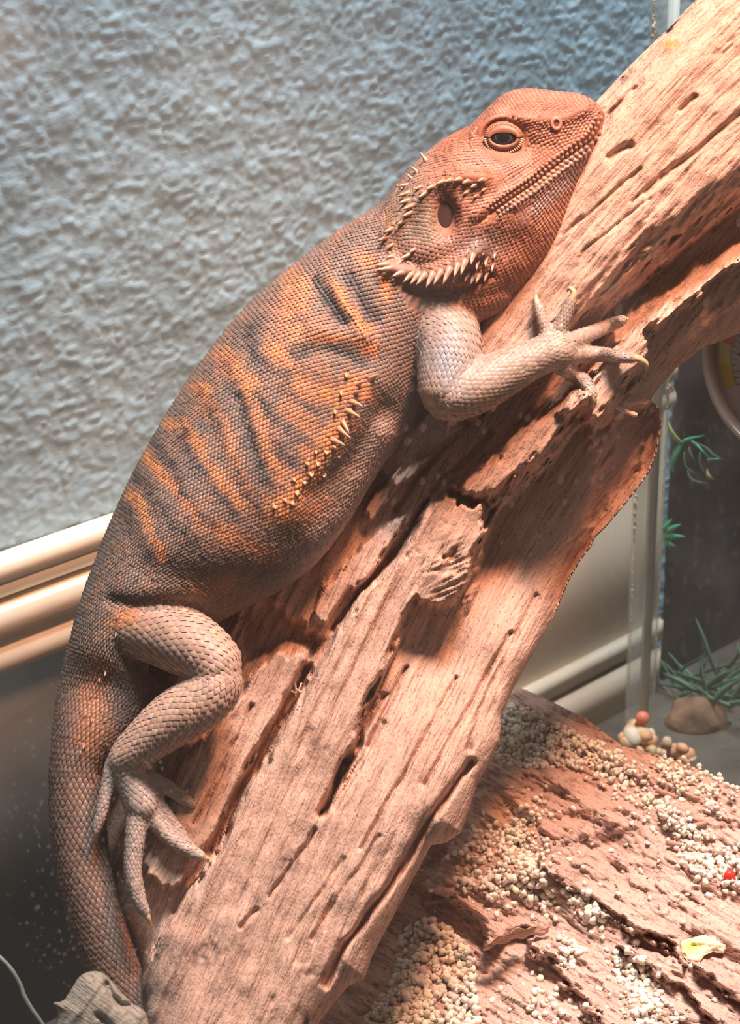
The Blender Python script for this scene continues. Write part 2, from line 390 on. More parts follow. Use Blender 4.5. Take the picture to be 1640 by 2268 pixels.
# ------------------------------------------------------------------ inflated relief solids (driftwood, bark)
def inflate(poly, step, front, back, x0=None):
    """closed solid over an outline; front(x,y,sd) and back(x,y,sd) give the two depths, which meet on the outline"""
    P_ = np.asarray(poly, float)
    xs = np.arange(P_[:, 0].min() - step, P_[:, 0].max() + step * 2, step); ys = np.arange(P_[:, 1].min() - step, P_[:, 1].max() + step * 2, step)
    X, Y = np.meshgrid(xs, ys, indexing='ij')
    sd, qx, qy = poly_sd(X, Y, poly)
    keep = sd > -step * 1.0
    out = sd <= 0
    X = np.where(out, qx, X); Y = np.where(out, qy, Y); sdc = np.maximum(sd, 0)
    idx = -np.ones(X.shape, int); idx[keep] = np.arange(keep.sum())
    x, y, s = X[keep], Y[keep], sdc[keep]
    zf = front(x, y, s); zb = back(x, y, s)
    edge = out[keep]
    zf = np.where(edge, (zf + zb) / 2, zf)
    a, b, c, d = idx[:-1, :-1], idx[1:, :-1], idx[1:, 1:], idx[:-1, 1:]
    ok = (a >= 0) & (b >= 0) & (c >= 0) & (d >= 0) & ~(out[:-1, :-1] & out[1:, :-1] & out[1:, 1:] & out[:-1, 1:])
    q = np.stack([a[ok], d[ok], c[ok], b[ok]], 1)
    n = len(x)
    bidx = np.where(edge, np.arange(n), n + np.cumsum(~edge) - 1)
    Vf = np.stack([x, y, zf], 1); Vb = np.stack([x, y, zb], 1)[~edge]
    return np.concatenate([Vf, Vb]), np.concatenate([q, bidx[q][:, ::-1]]), n
AXIS = polyline_smooth([(330, 2700), (480, 2400), (760, 1760), (1000, 1260), (1240, 870), (1600, 420), (1900, 120), (2200, -150)], 60)
AXL = [tuple(p) for p in AXIS]
def grain_uv(x, y):
    d, al, _, _, sg = seg_dist(x, y, AXL)
    return al, d * sg
W_OUT = [(180, 3250), (300, 2480), (316, 2268), (309, 2132), (262, 2040), (236, 1935), (228, 1880), (240, 1720), (262, 1570), (320, 1440), (420, 1360), (500, 1290), (570, 1190), (660, 1070),
         (800, 930), (860, 860), (950, 760), (1050, 640), (1130, 540), (1200, 430), (1270, 310), (1322, 224), (1400, 140), (1480, 64), (1545, -5), (1640, -95), (1820, -260),
         (2050, -120), (1960, 420), (1800, 640), (1700, 715), (1640, 738), (1560, 770), (1500, 815), (1468, 850), (1441, 884), (1462, 905), (1467, 935), (1456, 1000), (1440, 1045),
         (1392, 1110), (1345, 1165), (1318, 1192), (1310, 1212), (1288, 1240), (1265, 1278), (1232, 1355), (1222, 1372), (1180, 1450), (1135, 1530), (1112, 1585), (1107, 1640), (1085, 1690), (1060, 1730),
         (1042, 1790), (1022, 1845), (985, 1868), (956, 1872), (920, 1938), (890, 1996), (846, 2077), (824, 2120), (808, 2168), (772, 2184), (740, 2222), (705, 2268), (600, 2480), (320, 3250)]
L_S1 = [(150, 3300), (300, 2480), (316, 2268), (309, 2132), (345, 2070), (400, 1988), (470, 1885), (560, 1722), (640, 1580), (702, 1470), (738, 1400), (790, 1322), (860, 1237), (930, 1135), (985, 1086), (1050, 1112),
        (1080, 1122), (1076, 1180), (1052, 1232), (1036, 1300), (1002, 1345), (966, 1356), (926, 1334), (902, 1368), (896, 1400), (862, 1470), (822, 1560), (790, 1640), (752, 1730), (722, 1800),
        (730, 1850), (800, 1830), (900, 1840), (860, 1960), (760, 2110), (690, 2268), (600, 2480), (330, 3300)]
L_S2 = [(700, 1815), (722, 1800), (752, 1730), (790, 1640), (822, 1560), (862, 1470), (896, 1400), (926, 1334), (1036, 1300), (1330, 1100), (1300, 1400), (1160, 1700), (1060, 1850), (880, 2120), (690, 2400), (640, 2000)]
L_S3 = [(975, 1090), (1075, 1000), (1188, 900), (1258, 850), (1300, 845), (1335, 862), (1318, 900), (1290, 915), (1222, 1000), (1135, 1080), (1088, 1122)]
L_TOP = [(1000, 760), (1050, 640), (1130, 540), (1200, 430), (1270, 310), (1322, 224), (1400, 140), (1545, -5), (1820, -260), (2050, -120), (1960, 200), (1640, 428), (1560, 482), (1450, 572), (1352, 660), (1290, 720), (1230, 800), (1150, 880), (1040, 960)]
L_R2 = [(1225, 930), (1290, 845), (1345, 765), (1430, 695), (1540, 622), (1640, 560), (1960, 350), (1960, 420), (1640, 596), (1565, 642), (1505, 702), (1448, 745), (1442, 790), (1420, 835), (1385, 895), (1335, 940), (1320, 1000), (1290, 1000), (1290, 930)]
L_SPA = [(800, 1142), (812, 1115), (850, 1065), (905, 1025), (965, 982), (985, 995), (905, 1068), (855, 1120), (826, 1150)]
L_SPB = [(688, 1352), (712, 1300), (800, 1208), (868, 1150), (902, 1135), (896, 1172), (845, 1245), (800, 1295), (748, 1352), (718, 1392), (704, 1372)]
L_SPC = [(830, 1010), (960, 890), (1040, 850), (1100, 860), (1010, 960), (930, 1050), (885, 1085), (860, 1090)]
L_HOL = [(515, 1360), (600, 1320), (690, 1385), (728, 1420), (695, 1475), (668, 1440), (610, 1445), (545, 1480)]
L_S4 = [(520, 1540), (548, 1498), (612, 1448), (664, 1438), (690, 1452), (662, 1505), (600, 1615), (522, 1762), (452, 1880), (398, 1965), (345, 1975), (300, 1900), (330, 1800), (420, 1660)]
L_REC = [(1085, 1130), (1136, 1084), (1224, 1004), (1292, 920), (1330, 935), (1390, 900), (1440, 886), (1500, 900), (1500, 1050), (1340, 1250), (1250, 1480), (1080, 1520), (1000, 1480), (1030, 1340), (1060, 1220)]
L_GRV = [(1296, 745), (1352, 674), (1450, 586), (1560, 496), (1640, 442), (1960, 216), (1960, 330), (1640, 546), (1540, 606), (1430, 678), (1345, 748), (1310, 800)]
L_CAV = [(1340, 945), (1420, 890), (1448, 905), (1452, 960), (1436, 1030), (1380, 1100), (1320, 1170), (1285, 1170), (1300, 1080)]
CRACKS = [([(712, 1800), (735, 1752), (768, 1688)], 9, 55), ([(768, 1688), (800, 1630), (818, 1600), (850, 1540)], 6, 22), ([(699, 1838), (642, 1921), (598, 1986)], 4, 16), ([(570, 2015), (533, 2051)], 5, 14),
          ([(1046, 1688), (974, 1781), (906, 1890), (849, 1984), (766, 2092), (720, 2180)], 8, 50), ([(1010, 1500), (960, 1600), (905, 1700), (850, 1790), (800, 1880)], 5, 18),
          ([(1130, 1400), (1060, 1530), (1000, 1640), (940, 1740)], 6, 22), ([(900, 1480), (860, 1560), (815, 1650)], 6, 25), ([(1190, 1320), (1120, 1450), (1070, 1560), (1040, 1660)], 6, 22),
          ([(740, 1395), (800, 1310), (870, 1225), (950, 1110)], 7, 42), ([(680, 1480), (620, 1600), (540, 1745), (470, 1885)], 11, 60), ([(850, 1600), (790, 1700), (740, 1790)], 6, 20), ([(560, 1560), (500, 1690), (430, 1820)], 5, 18),
          ([(1010, 960), (920, 1060), (880, 1130)], 6, 26), ([(1090, 960), (1010, 1040), (960, 1090)], 6, 26), ([(1430, 430), (1490, 375), (1560, 320), (1640, 250)], 6, 14), ([(1400, 445), (1470, 385)], 4, 10), ([(1250, 520), (1330, 450), (1420, 375)], 4, 8),
          ([(1350, 350), (1375, 330), (1395, 325)], 9, 16), ([(1510, 245), (1540, 215)], 6, 14), ([(1290, 560), (1350, 510), (1440, 440)], 3, 8), ([(1330, 650), (1420, 570), (1520, 500)], 4, 10), ([(760, 1900), (700, 1990), (640, 2080)], 4, 8), ([(840, 1850), (770, 1960), (690, 2080)], 4, 10)]
DABS = [((950, 1120), 14, 16), ((905, 1230), 12, 12), ((930, 1225), 8, 10), ((995, 1235), 14, 14), ((985, 1150), 9, 12), ((640, 1905), 20, 5), ((470, 2110), 26, 6), ((690, 2150), 20, 6), ((1290, 905), 16, 20), ((1110, 1000), 14, 20), ((1085, 1110), 16, 30)]
def wood_front(x, y, s):
    al, ac = grain_uv(x, y)
    prof = 105 * np.sqrt(np.clip(1 - (1 - np.clip(s / 110, 0, 1)) ** 2, 0, 1))
    z = -70 + prof
    # uneven, fibrous edges: distort the lookup
    wx = x + 9 * fbm(ac / 14, al / 60, 3, 5); wy = y + 9 * fbm(ac / 14 + 40, al / 60, 3, 8)
    def layer(poly, h, soft):
        d, _, _ = poly_sd(wx, wy, poly); return h * sstep(0, soft, d)
    z = z + np.maximum(layer(L_S1, 82, 16), layer(L_S2, 82, 14) * sstep(1430, 1830, y + 0.25 * (x - 800)))
    z = z + layer(L_TOP, 50, 60) + layer(L_TOP, 62, 12)
    z = z + layer(L_R2, 120, 30)
    z = z + np.maximum(layer(L_S3, 92, 24), 0)
    z = z + layer(L_SPA, 34, 9) + layer(L_SPB, 42, 9) + layer(L_SPC, 30, 14) + layer(L_S4, 48, 12)
    z = z - layer(L_HOL, 60, 30) - layer(L_CAV, 40, 30) - 120 * sstep(0, 22, poly_sd(wx, wy, L_REC)[0]) * sstep(1500, 1230, y + 0.35 * (1250 - x))
    z = z - layer(L_GRV, 105, 26)
    # the recess under the splintered lip and the slope to the far edge
    d = np.hypot((x - 985) / 95, (y - 1440) / 120); z = z - 45 * np.exp(-d ** 2)
    z = z - 0.10 * np.clip(ac - 60, 0, 200) * sstep(1900, 1500, y)
    e = sstep(0, 26, s)
    g = 4 * fbm(ac / 34, al / 500, 2, 31) + 2.0 * (1 - np.abs(fbm(ac / 12, al / 240, 3, 41)) * 2) + 1.1 * fbm(ac / 5, al / 60, 2, 51)
    g = g + 3 * fbm(x / 60, y / 60, 2, 61)
    cond = np.clip(fbm(ac / 18 + 70, al / 110, 3, 71) - 0.70, 0, 1); g = g - 14 * cond
    rt = sstep(-10, 120, ac) * sstep(1150, 1350, y); g = g + rt * 8 * (1 - 2 * np.abs(vnoise(ac / 30, al / 700, None, 81)))
    z = z + g * e
    for pts, w, dep in CRACKS:
        dd, _, _, _, _ = seg_dist(x + (wx - x) * 0.35, y + (wy - y) * 0.35, pts); z = z - dep * np.exp(-(dd / w) ** 2) * e
    for (cx, cy), r, dep in DABS:
        z = z - dep * np.exp(-((wx - cx) ** 2 + (wy - cy) ** 2) / r ** 2) * (0.6 + 0.6 * vnoise(x / 9, y / 9, None, 91))
    # frayed fibres at the broken lip
    fr = np.exp(-((x - 1010) ** 2 / 50 ** 2 + (y - 1275) ** 2 / 60 ** 2)); z = z + fr * 10 * vnoise((x * 0.5 + y) / 5, (x - y) / 40, None, 95)
    return z
def wood_back(x, y, s):
    return -80 - 150 * np.sqrt(np.clip(1 - (1 - np.clip(s / 180, 0, 1)) ** 2, 0, 1)) + 6 * fbm(x / 40, y / 40, 2, 15)
Vw_, Fw_, nf = inflate(W_OUT, 3.4, wood_front, wood_back)
x, y = Vw_[:, 0], Vw_[:, 1]; al, ac = grain_uv(x, y)
wc = np.ones((len(Vw_), 3))
def dabc(cx, cy, rx, ry, c, k=1.0, sd=0):
    w = k * np.exp(-(((x - cx) / rx) ** 2 + ((y - cy) / ry) ** 2)) * np.clip(0.7 + 0.8 * fbm(x / 12, y / 12, 3, 100 + sd), 0, 1.3)
    w = np.clip(w, 0, 1)[:, None]; wc[:] = wc * (1 - w) + np.array(c) * w
for cx, cy, rx, ry in ((640, 1905, 40, 30), (450, 2120, 60, 30), (470, 2090, 30, 20), (690, 2150, 40, 25), (700, 1660, 30, 40)):
    dabc(cx, cy, rx, ry, (0.45, 0.42, 0.42), 0.9, int(cx))
for cx, cy, rx, ry in ((870, 1780, 30, 50), (880, 1840, 25, 40), (1190, 1150, 30, 30), (1165, 1190, 30, 25)): dabc(cx, cy, rx, ry, (1.25, 1.35, 1.45), 0.55, int(cy))
dabc(1492, 98, 20, 18, (1.35, 0.72, 0.30), 1.2, 4)
m_drift = mat_wood('driftwood', (0.63, 0.405, 0.31), (0.46, 0.285, 0.215), (0.16, 0.10, 0.08))
ob('driftwood', WT(Vw_), Fw_, m_drift, col=wc, grain=np.stack([al, ac, Vw_[:, 2] * 0], 1), label='large weathered driftwood trunk leaning across the tank under the lizard', cat='driftwood')

# ------------------------------------------------------------------ bark slab
B_OUT = [(560, 2700), (640, 2300), (760, 2080), (860, 1900), (960, 1720), (1040, 1560), (1100, 1525), (1150, 1522), (1190, 1538), (1300, 1592), (1380, 1652), (1460, 1672), (1540, 1700), (1640, 1748), (1800, 1810), (2000, 1960), (2050, 2700)]
BP1 = [(1197, 1888), (1209, 1925), (1270, 1969), (1327, 1998), (1343, 2030), (1391, 2054), (1436, 2083), (1500, 2107), (1580, 2180), (1700, 2260), (2100, 2400), (2100, 1760), (1640, 1800), (1480, 1780), (1330, 1800), (1250, 1850)]
BP2 = [(934, 1960), (985, 1993), (1029, 2022), (1066, 2055), (1073, 2106), (1100, 2094), (1132, 2070), (1180, 2062), (1172, 2106), (1227, 2143), (1242, 2179), (1300, 2238), (1360, 2300), (1500, 2500), (2100, 2700), (2100, 1700), (1300, 1560), (1100, 1640), (1060, 1740), (1010, 1850), (960, 1920)]
BP3 = [(1347, 2095), (1408, 2127), (1448, 2164), (1525, 2200), (1565, 2253), (1640, 2330), (2100, 2500), (2100, 2300), (1640, 2160), (1540, 2120), (1440, 2090)]
BP4 = [(1090, 1720), (1180, 1690), (1250, 1700), (1290, 1760), (1400, 1830), (1330, 1870), (1210, 1860), (1120, 1800)]
def bark_base(x, y):
    return -640 + (y - 1540) * 1.0 - 0.00008 * (y - 1540) ** 2 - np.clip(880 - x, 0, 400) * 0.6 + 40 * fbm(x / 260, y / 260, 2, 201)
def bark_front(x, y, s):
    ca, sa_ = math.cos(0.52), math.sin(0.52)
    al = x * ca + y * sa_; ac = -x * sa_ + y * ca
    z = bark_base(x, y)
    wx = x + 14 * fbm(al / 40, ac / 22, 4, 205); wy = y + 12 * fbm(al / 40 + 30, ac / 22, 4, 209)
    for poly, h, soft in ((BP1, 40, 10), (BP2, 70, 14), (BP3, 42, 10), (BP4, 26, 30)):
        d, _, _ = poly_sd(wx, wy, poly); z = z + h * sstep(0, soft, d) + 10 * np.exp(-((d - 14) / 20) ** 2) * sstep(-4, 6, d)
    t = fbm(al / 120, ac / 42, 4, 215) * 2.0; z = z + 10 * (np.floor(t) + sstep(0.72, 0.97, t - np.floor(t)))
    t = fbm(al / 60 + 9, ac / 20, 3, 225) * 1.4; z = z + 4 * (np.floor(t) + sstep(0.6, 0.95, t - np.floor(t)))
    z = z + 9 * fbm(al / 70, ac / 45, 2, 231) + 1.8 * fbm(al / 14, ac / 8, 2, 235)
    z = z + 1.3 * fbm(x / 7, y / 7, 2, 239)
    return z - 60 * (1 - sstep(0, 60, s))
def bark_back(x, y, s):
    return bark_base(x, y) - 60 - 420 * sstep(0, 200, s)
Vb_, Fb_, nb = inflate(B_OUT, 3.6, bark_front, bark_back)
x, y = Vb_[:, 0], Vb_[:, 1]
ca, sa_ = math.cos(0.52), math.sin(0.52); al = x * ca + y * sa_; ac = -x * sa_ + y * ca
wc = np.ones((len(Vb_), 3)) * np.array([1.0, 1.0, 1.0])
pt = np.clip(fbm(x / 120, y / 120, 4, 251) * 0.5 + 0.3, 0, 1)[:, None]; wc = wc * (1 - 0.35 * pt) + np.array([0.78, 0.80, 0.86]) * 0.35 * pt
x_, y_ = x, y
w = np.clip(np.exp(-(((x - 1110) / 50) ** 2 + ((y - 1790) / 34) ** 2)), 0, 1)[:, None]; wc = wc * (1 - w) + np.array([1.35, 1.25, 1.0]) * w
m_bark = mat_wood('bark', (0.61, 0.405, 0.33), (0.51, 0.33, 0.265), (0.31, 0.20, 0.165), fine=0.55, bumpd=0.0008)
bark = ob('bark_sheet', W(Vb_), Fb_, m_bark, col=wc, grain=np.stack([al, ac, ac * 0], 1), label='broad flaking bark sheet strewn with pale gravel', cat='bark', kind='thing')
# curled flake standing up from the slab
tt = np.linspace(0, 1, 24); ww = np.linspace(0, 1, 7)
Vc = []
for a in tt:
    px, py = 1070 + 145 * a, 2104 - 62 * a + 24 * a * a
    for b in ww:
        ang = b * 1.9
        Vc.append([px + 6 * b, py - 16 * math.sin(ang) * (1.1 - abs(a - .5)) * 1.3 + 3 * math.sin(a * 23), bark_base(np.array([px]), np.array([py]))[0] + 88 + 26 * (1 - math.cos(ang)) * math.sin(math.pi * min(1, a * 1.1 + .12)) + 2 * math.sin(a * 31)])
Vc = np.array(Vc); Vc2 = Vc - np.array([0, -2, 9]); nF = grid_faces(24, 7)
ed = np.array([[i, i + 7, i + 7 + 168, i + 168] for r in (0, 6) for i in range(r, 161, 7)] + [[i, i + 1, i + 1 + 168, i + 168] for r in (0, 161) for i in range(r, r + 6)])
ob('curled_flake', W(np.concatenate([Vc, Vc2])), np.concatenate([nF, nF[:, ::-1] + 168, ed]), m_bark, bark, col=np.ones((336, 3)) * [1.05, .95, .85], grain=np.concatenate([Vc, Vc2]) * [1, 1, 0])

# ------------------------------------------------------------------ the lizard
def resample(arr, n): return polyline_smooth(np.asarray(arr, float), n)
class Loft:
    """tube of rings; ring(k) returns closed ring points; rows run from tail-ward end 1 to head end 0"""
    def __init__(s, rings): s.R = rings                      # (n, m, 3), theta ordered
    def mesh(s):
        n, m, _ = s.R.shape
        V = np.concatenate([s.R.reshape(-1, 3), s.R[0].mean(0)[None], s.R[-1].mean(0)[None]])
        F = [tuple(q) for q in grid_faces(n, m, True)]
        F += [(n * m, j, (j + 1) % m) for j in range(m)] + [(n * m + 1, (n - 1) * m + (j + 1) % m, (n - 1) * m + j) for j in range(m)]
        return V, F
def loft_sections(st, n, m=64, pw=1.0):
    """st rows: dorsal x,y, ventral x,y, centre z, half depth"""
    r = resample(st, n)
    th = np.linspace(0, 2 * np.pi, m, endpoint=False)
    c, s_ = np.cos(th), np.sin(th)
    c = np.sign(c) * np.abs(c) ** pw; s2 = np.sign(s_) * np.abs(s_) ** pw
    D = r[:, 0:2]; Vv = r[:, 2:4]; C = (D + Vv) / 2; A = (D - Vv) / 2
    X = C[:, None, 0] + A[:, None, 0] * c; Y = C[:, None, 1] + A[:, None, 1] * c; Z = r[:, 4][:, None] + r[:, 5][:, None] * s2
    return Loft(np.stack([X, Y, Z], 2))
def loft_tube(path, n, m=20, flat=1.0):
    """path rows: x, y, z, radius; flat squashes along z"""
    r = resample(path, n); P_ = r[:, :3]
    T = np.gradient(P_, axis=0); T /= np.linalg.norm(T, axis=1)[:, None] + 1e-9
    zz = np.array([0, 0, 1.0]); B = np.cross(T, zz); B /= np.linalg.norm(B, axis=1)[:, None] + 1e-9
    Nn = np.cross(B, T)
    th = np.linspace(0, 2 * np.pi, m, endpoint=False)
    R_ = P_[:, None] + r[:, 3][:, None, None] * (np.cos(th)[None, :, None] * B[:, None] + flat * np.sin(th)[None, :, None] * Nn[:, None])
    # rounded ends
    return Loft(R_)
def taper_ends(path, head=True, tail=True):
    p = [list(map(float, q)) for q in path]; a = np.array(p)
    out = list(a)
    if head:
        d = a[0, :3] - a[1, :3]; d /= np.linalg.norm(d); q = a[0].copy(); q[:3] += d * q[3] * 0.8; q[3] *= 0.35; out = [q] + out
    if tail:
        d = a[-1, :3] - a[-2, :3]; d /= np.linalg.norm(d); q = a[-1].copy(); q[:3] += d * q[3] * 0.8; q[3] *= 0.35; out = out + [q]
    return np.array(out)
BODY = [  # dorsal, ventral, centre depth, half depth
    (960, 345, 1100, 560, 60, 60), (915, 375, 1090, 650, 60, 110), (880, 412, 1050, 700, 60, 125), (840, 455, 1000, 765, 62, 145), (765, 503, 950, 850, 62, 165), (684, 563, 915, 925, 62, 182), (602, 628, 880, 985, 62, 195),
    (522, 708, 842, 1035, 62, 203), (452, 797, 803, 1098, 62, 206), (395, 880, 757, 1172, 62, 204), (341, 969, 697, 1247, 62, 196), (291, 1060, 622, 1303, 62, 184), (250, 1150, 540, 1345, 60, 165), (214, 1240, 452, 1392, 56, 142),
    (181, 1330, 365, 1432, 50, 115), (156, 1420, 325, 1490, 44, 98), (136, 1500, 400, 1560, 30, 84), (121, 1600, 300, 1645, 34, 74), (112, 1700, 234, 1708, 32, 62), (112, 1800, 232, 1800, 28, 58), (121, 1900, 240, 1895, 20, 56),
    (141, 2000, 258, 1988, 10, 54), (168, 2090, 285, 2070, 0, 50), (205, 2180, 312, 2150, -14, 46), (255, 2270, 350, 2235, -30, 40), (320, 2350, 400, 2310, -50, 34), (400, 2410, 465, 2370, -80, 27), (500, 2450, 550, 2415, -120, 20), (600, 2470, 630, 2450, -160, 12)]
HEAD = [
    (838, 470, 885, 640, 62, 70), (850, 450, 888, 690, 62, 122), (897, 390, 975, 716, 64, 150), (942, 343, 1068, 714, 66, 163), (995, 303, 1148, 655, 66, 160), (1045, 277, 1213, 582, 66, 148), (1078, 244, 1247, 512, 66, 134),
    (1118, 209, 1274, 432, 66, 115), (1168, 197, 1297, 377, 66, 97), (1228, 203, 1317, 328, 66, 78), (1278, 208, 1331, 293, 66, 62), (1310, 220, 1338, 272, 66, 46), (1328, 232, 1342, 256, 66, 26)]
body_l = loft_sections(BODY, 150, 72)
head_l = loft_sections(HEAD, 70, 72, 0.88)
def wood_at(x, y):
    xs = np.array([x + a for a in (-8, 0, 8) for b in (-8, 0, 8)], float); ys = np.array([y + b for a in (-8, 0, 8) for b in (-8, 0, 8)], float)
    sd = np.maximum(poly_sd(xs, ys, W_OUT)[0], 0); return float(np.median(wood_front(xs, ys, sd)))
pouch_l = loft_tube(taper_ends([(925, 645, 105, 44), (980, 658, 130, 58), (1045, 650, 128, 64), (1098, 622, 112, 58)]), 24, 28)
LIMBS = dict(
    arm=[(965, 690, 110, 80), (995, 760, 175, 72), (992, 840, 200, 66), (990, 885, 205, 56)],
    forearm=[(982, 878, 204, 56), (1040, 862, 206, 60), (1105, 832, 198, 53), (1165, 803, 186, 44), (1205, 785, 176, 41), (1245, 775, 168, 38)],
    finger1=[(1215, 745, 205, 17), (1203, 712, 196, 14), (1192, 676, 182, 11)],
    finger2=[(1234, 742, 205, 18), (1253, 700, 204, 16), (1268, 660, 200, 11)],
    finger3=[(1255, 760, 208, 20), (1312, 737, 210, 17), (1352, 720, 208, 15), (1380, 709, 206, 11)],
    finger4=[(1255, 787, 210, 20), (1325, 784, 214, 17), (1370, 790, 216, 15), (1404, 793, 214, 11)],
    finger5=[(1245, 812, 208, 19), (1282, 834, 218, 17), (1303, 855, 220, 15), (1313, 878, 214, 11)],
    thigh=[(270, 1385, 90, 62), (330, 1395, 130, 68), (400, 1418, 165, 73), (455, 1450, 185, 66), (487, 1490, 190, 57)],
    shin=[(488, 1492, 190, 55), (455, 1545, 186, 62), (385, 1592, 170, 60), (318, 1645, 150, 48), (270, 1690, 130, 36)],
    foot=[(272, 1684, 128, 35), (292, 1730, 122, 36), (312, 1775, 116, 40), (320, 1800, 112, 33)],
    toe1=[(325, 1722, 112, 19), (372, 1745, 104, 17), (412, 1772, 92, 14), (430, 1784, 86, 9)],
    toe2=[(338, 1768, 108, 19), (375, 1815, 100, 16), (412, 1862, 92, 13), (430, 1885, 86, 9)],
    toe3=[(330, 1790, 112, 21), (362, 1842, 112, 19), (405, 1876, 108, 17), (446, 1896, 102, 12)],
    toe4=[(306, 1790, 116, 26), (300, 1850, 118, 23), (294, 1925, 112, 20), (305, 1985, 104, 18), (322, 2022, 96, 12)],
    toe5=[(250, 1690, 124, 17), (237, 1745, 122, 15), (226, 1795, 118, 14), (213, 1840, 110, 10)])
for k in LIMBS:      # fingers and toes rest on the timber
    if k.startswith('finger'):
        LIMBS[k] = [(a, b, (0.35 * c + 0.65 * (wood_at(a, b) + r * 0.8)) if i else c - 40, r) for i, (a, b, c, r) in enumerate(LIMBS[k])]
CLAW_OF = ['finger1', 'finger2', 'finger3', 'finger4', 'finger5']
CLAWS = [[(1194, 682, 188, 8), (1189, 664, 182, 6), (1188, 650, 170, 1.2)], [(1267, 664, 204, 8), (1272, 648, 205, 7), (1262, 638, 203, 5), (1256, 647, 200, 1.2)], [(1376, 711, 208, 7), (1386, 706, 204, 5), (1394, 706, 194, 1)],
         [(1398, 791, 216, 9), (1418, 796, 216, 8), (1432, 806, 212, 6), (1433, 820, 206, 1.2)], [(1311, 872, 218, 9), (1316, 890, 212, 7), (1314, 906, 200, 1.2)],
         [(428, 1783, 88, 6), (436, 1788, 82, 4), (442, 1790, 74, 1)], [(428, 1882, 90, 6), (437, 1892, 84, 4), (442, 1900, 76, 1)], [(444, 1895, 104, 8), (458, 1901, 98, 6), (472, 1904, 86, 1.2)],
         [(320, 2016, 98, 9), (328, 2034, 94, 7), (336, 2050, 80, 1.2)], [(215, 1836, 112, 7), (209, 1852, 106, 5), (206, 1866, 96, 1)]]
for i, k in enumerate(CLAW_OF):
    dz = LIMBS[k][-1][2] + 2 - CLAWS[i][0][2]; CLAWS[i] = [(a, b, c + dz, r) for a, b, c, r in CLAWS[i]]
limb_l = {}
for k, p in LIMBS.items():
    big = k in ('arm', 'forearm', 'thigh', 'shin', 'foot')
    limb_l[k] = loft_tube(taper_ends(p), 40 if big else 24, 32 if big else 16)
# hidden far-side legs, so the animal is whole from the other side
FAR = [[(935, 700, 0, 60), (900, 730, -90, 55), (960, 780, -150, 48), (1060, 720, -160, 40), (1120, 680, -150, 30)], [(290, 1390, 10, 60), (360, 1370, -80, 60), (440, 1420, -130, 52), (380, 1540, -140, 40), (330, 1640, -140, 26)]]
for i, p in enumerate(FAR): limb_l['far%d' % i] = loft_tube(taper_ends(p), 30, 24)

allV, allF, off = [], [], 0
for l in [body_l, head_l, pouch_l] + list(limb_l.values()):
    V, F = l.mesh(); allV.append(V); allF += [tuple(i + off for i in f) for f in F]; off += len(V)
tm = bpy.data.meshes.new('tmp'); tm.from_pydata(np.concatenate(allV).tolist(), [], allF); tm.update()
to = bpy.data.objects.new('tmp', tm); COL.objects.link(to)
md = to.modifiers.new('r', 'REMESH'); md.mode = 'VOXEL'; md.voxel_size = 4.6
dg = bpy.context.evaluated_depsgraph_get(); em = bpy.data.meshes.new_from_object(to.evaluated_get(dg))
nvv = len(em.vertices); SV = np.empty(nvv * 3, np.float32); em.vertices.foreach_get('co', SV); SV = SV.reshape(-1, 3).astype(float)
quads = np.array([list(p.vertices) for p in em.polygons if len(p.vertices) == 4], int)
tris = np.array([list(p.vertices) for p in em.polygons if len(p.vertices) == 3], int).reshape(-1, 3)
bpy.data.objects.remove(to); bpy.data.meshes.remove(tm); bpy.data.meshes.remove(em)
ed = np.concatenate([quads[:, [0, 1]], quads[:, [1, 2]], quads[:, [2, 3]], quads[:, [3, 0]]] + ([tris[:, [0, 1]], tris[:, [1, 2]], tris[:, [2, 0]]] if len(tris) else []))
def lap(V, it, fac=0.5):
    for _ in range(it):
        acc = np.zeros_like(V); cnt = np.zeros(len(V))
        for k in range(3): acc[:, k] = np.bincount(ed[:, 0], V[ed[:, 1], k], len(V)) + np.bincount(ed[:, 1], V[ed[:, 0], k], len(V))
        cnt = np.bincount(ed[:, 0], minlength=len(V)) + np.bincount(ed[:, 1], minlength=len(V))
        V = V * (1 - fac) + fac * acc / cnt[:, None]
    return V
SV = lap(SV, 5)
def vnormals(V):
    n = np.zeros_like(V)
    fn = np.cross(V[quads[:, 2]] - V[quads[:, 0]], V[quads[:, 3]] - V[quads[:, 1]])
    for j in range(4):
        for k in range(3): n[:, k] += np.bincount(quads[:, j], fn[:, k], len(V))
    if len(tris):
        ft = np.cross(V[tris[:, 1]] - V[tris[:, 0]], V[tris[:, 2]] - V[tris[:, 0]])
        for j in range(3):
            for k in range(3): n[:, k] += np.bincount(tris[:, j], ft[:, k], len(V))
    return n / (np.linalg.norm(n, axis=1)[:, None] + 1e-9)
SN = vnormals(SV)
HZ = 66.0
MOUTH = [(1338, 262), (1312, 306), (1275, 335), (1225, 372), (1180, 408), (1130, 442), (1092, 468), (1062, 492)]
BROW = [(1052, 300), (1070, 272), (1105, 258), (1150, 262), (1200, 266), (1250, 262), (1300, 240)]
CREST = [(1070, 395), (1020, 392), (965, 405), (925, 440), (890, 480), (860, 530)]
BEARD = [(838, 588), (880, 600), (930, 607), (985, 598), (1035, 575), (1060, 555)]
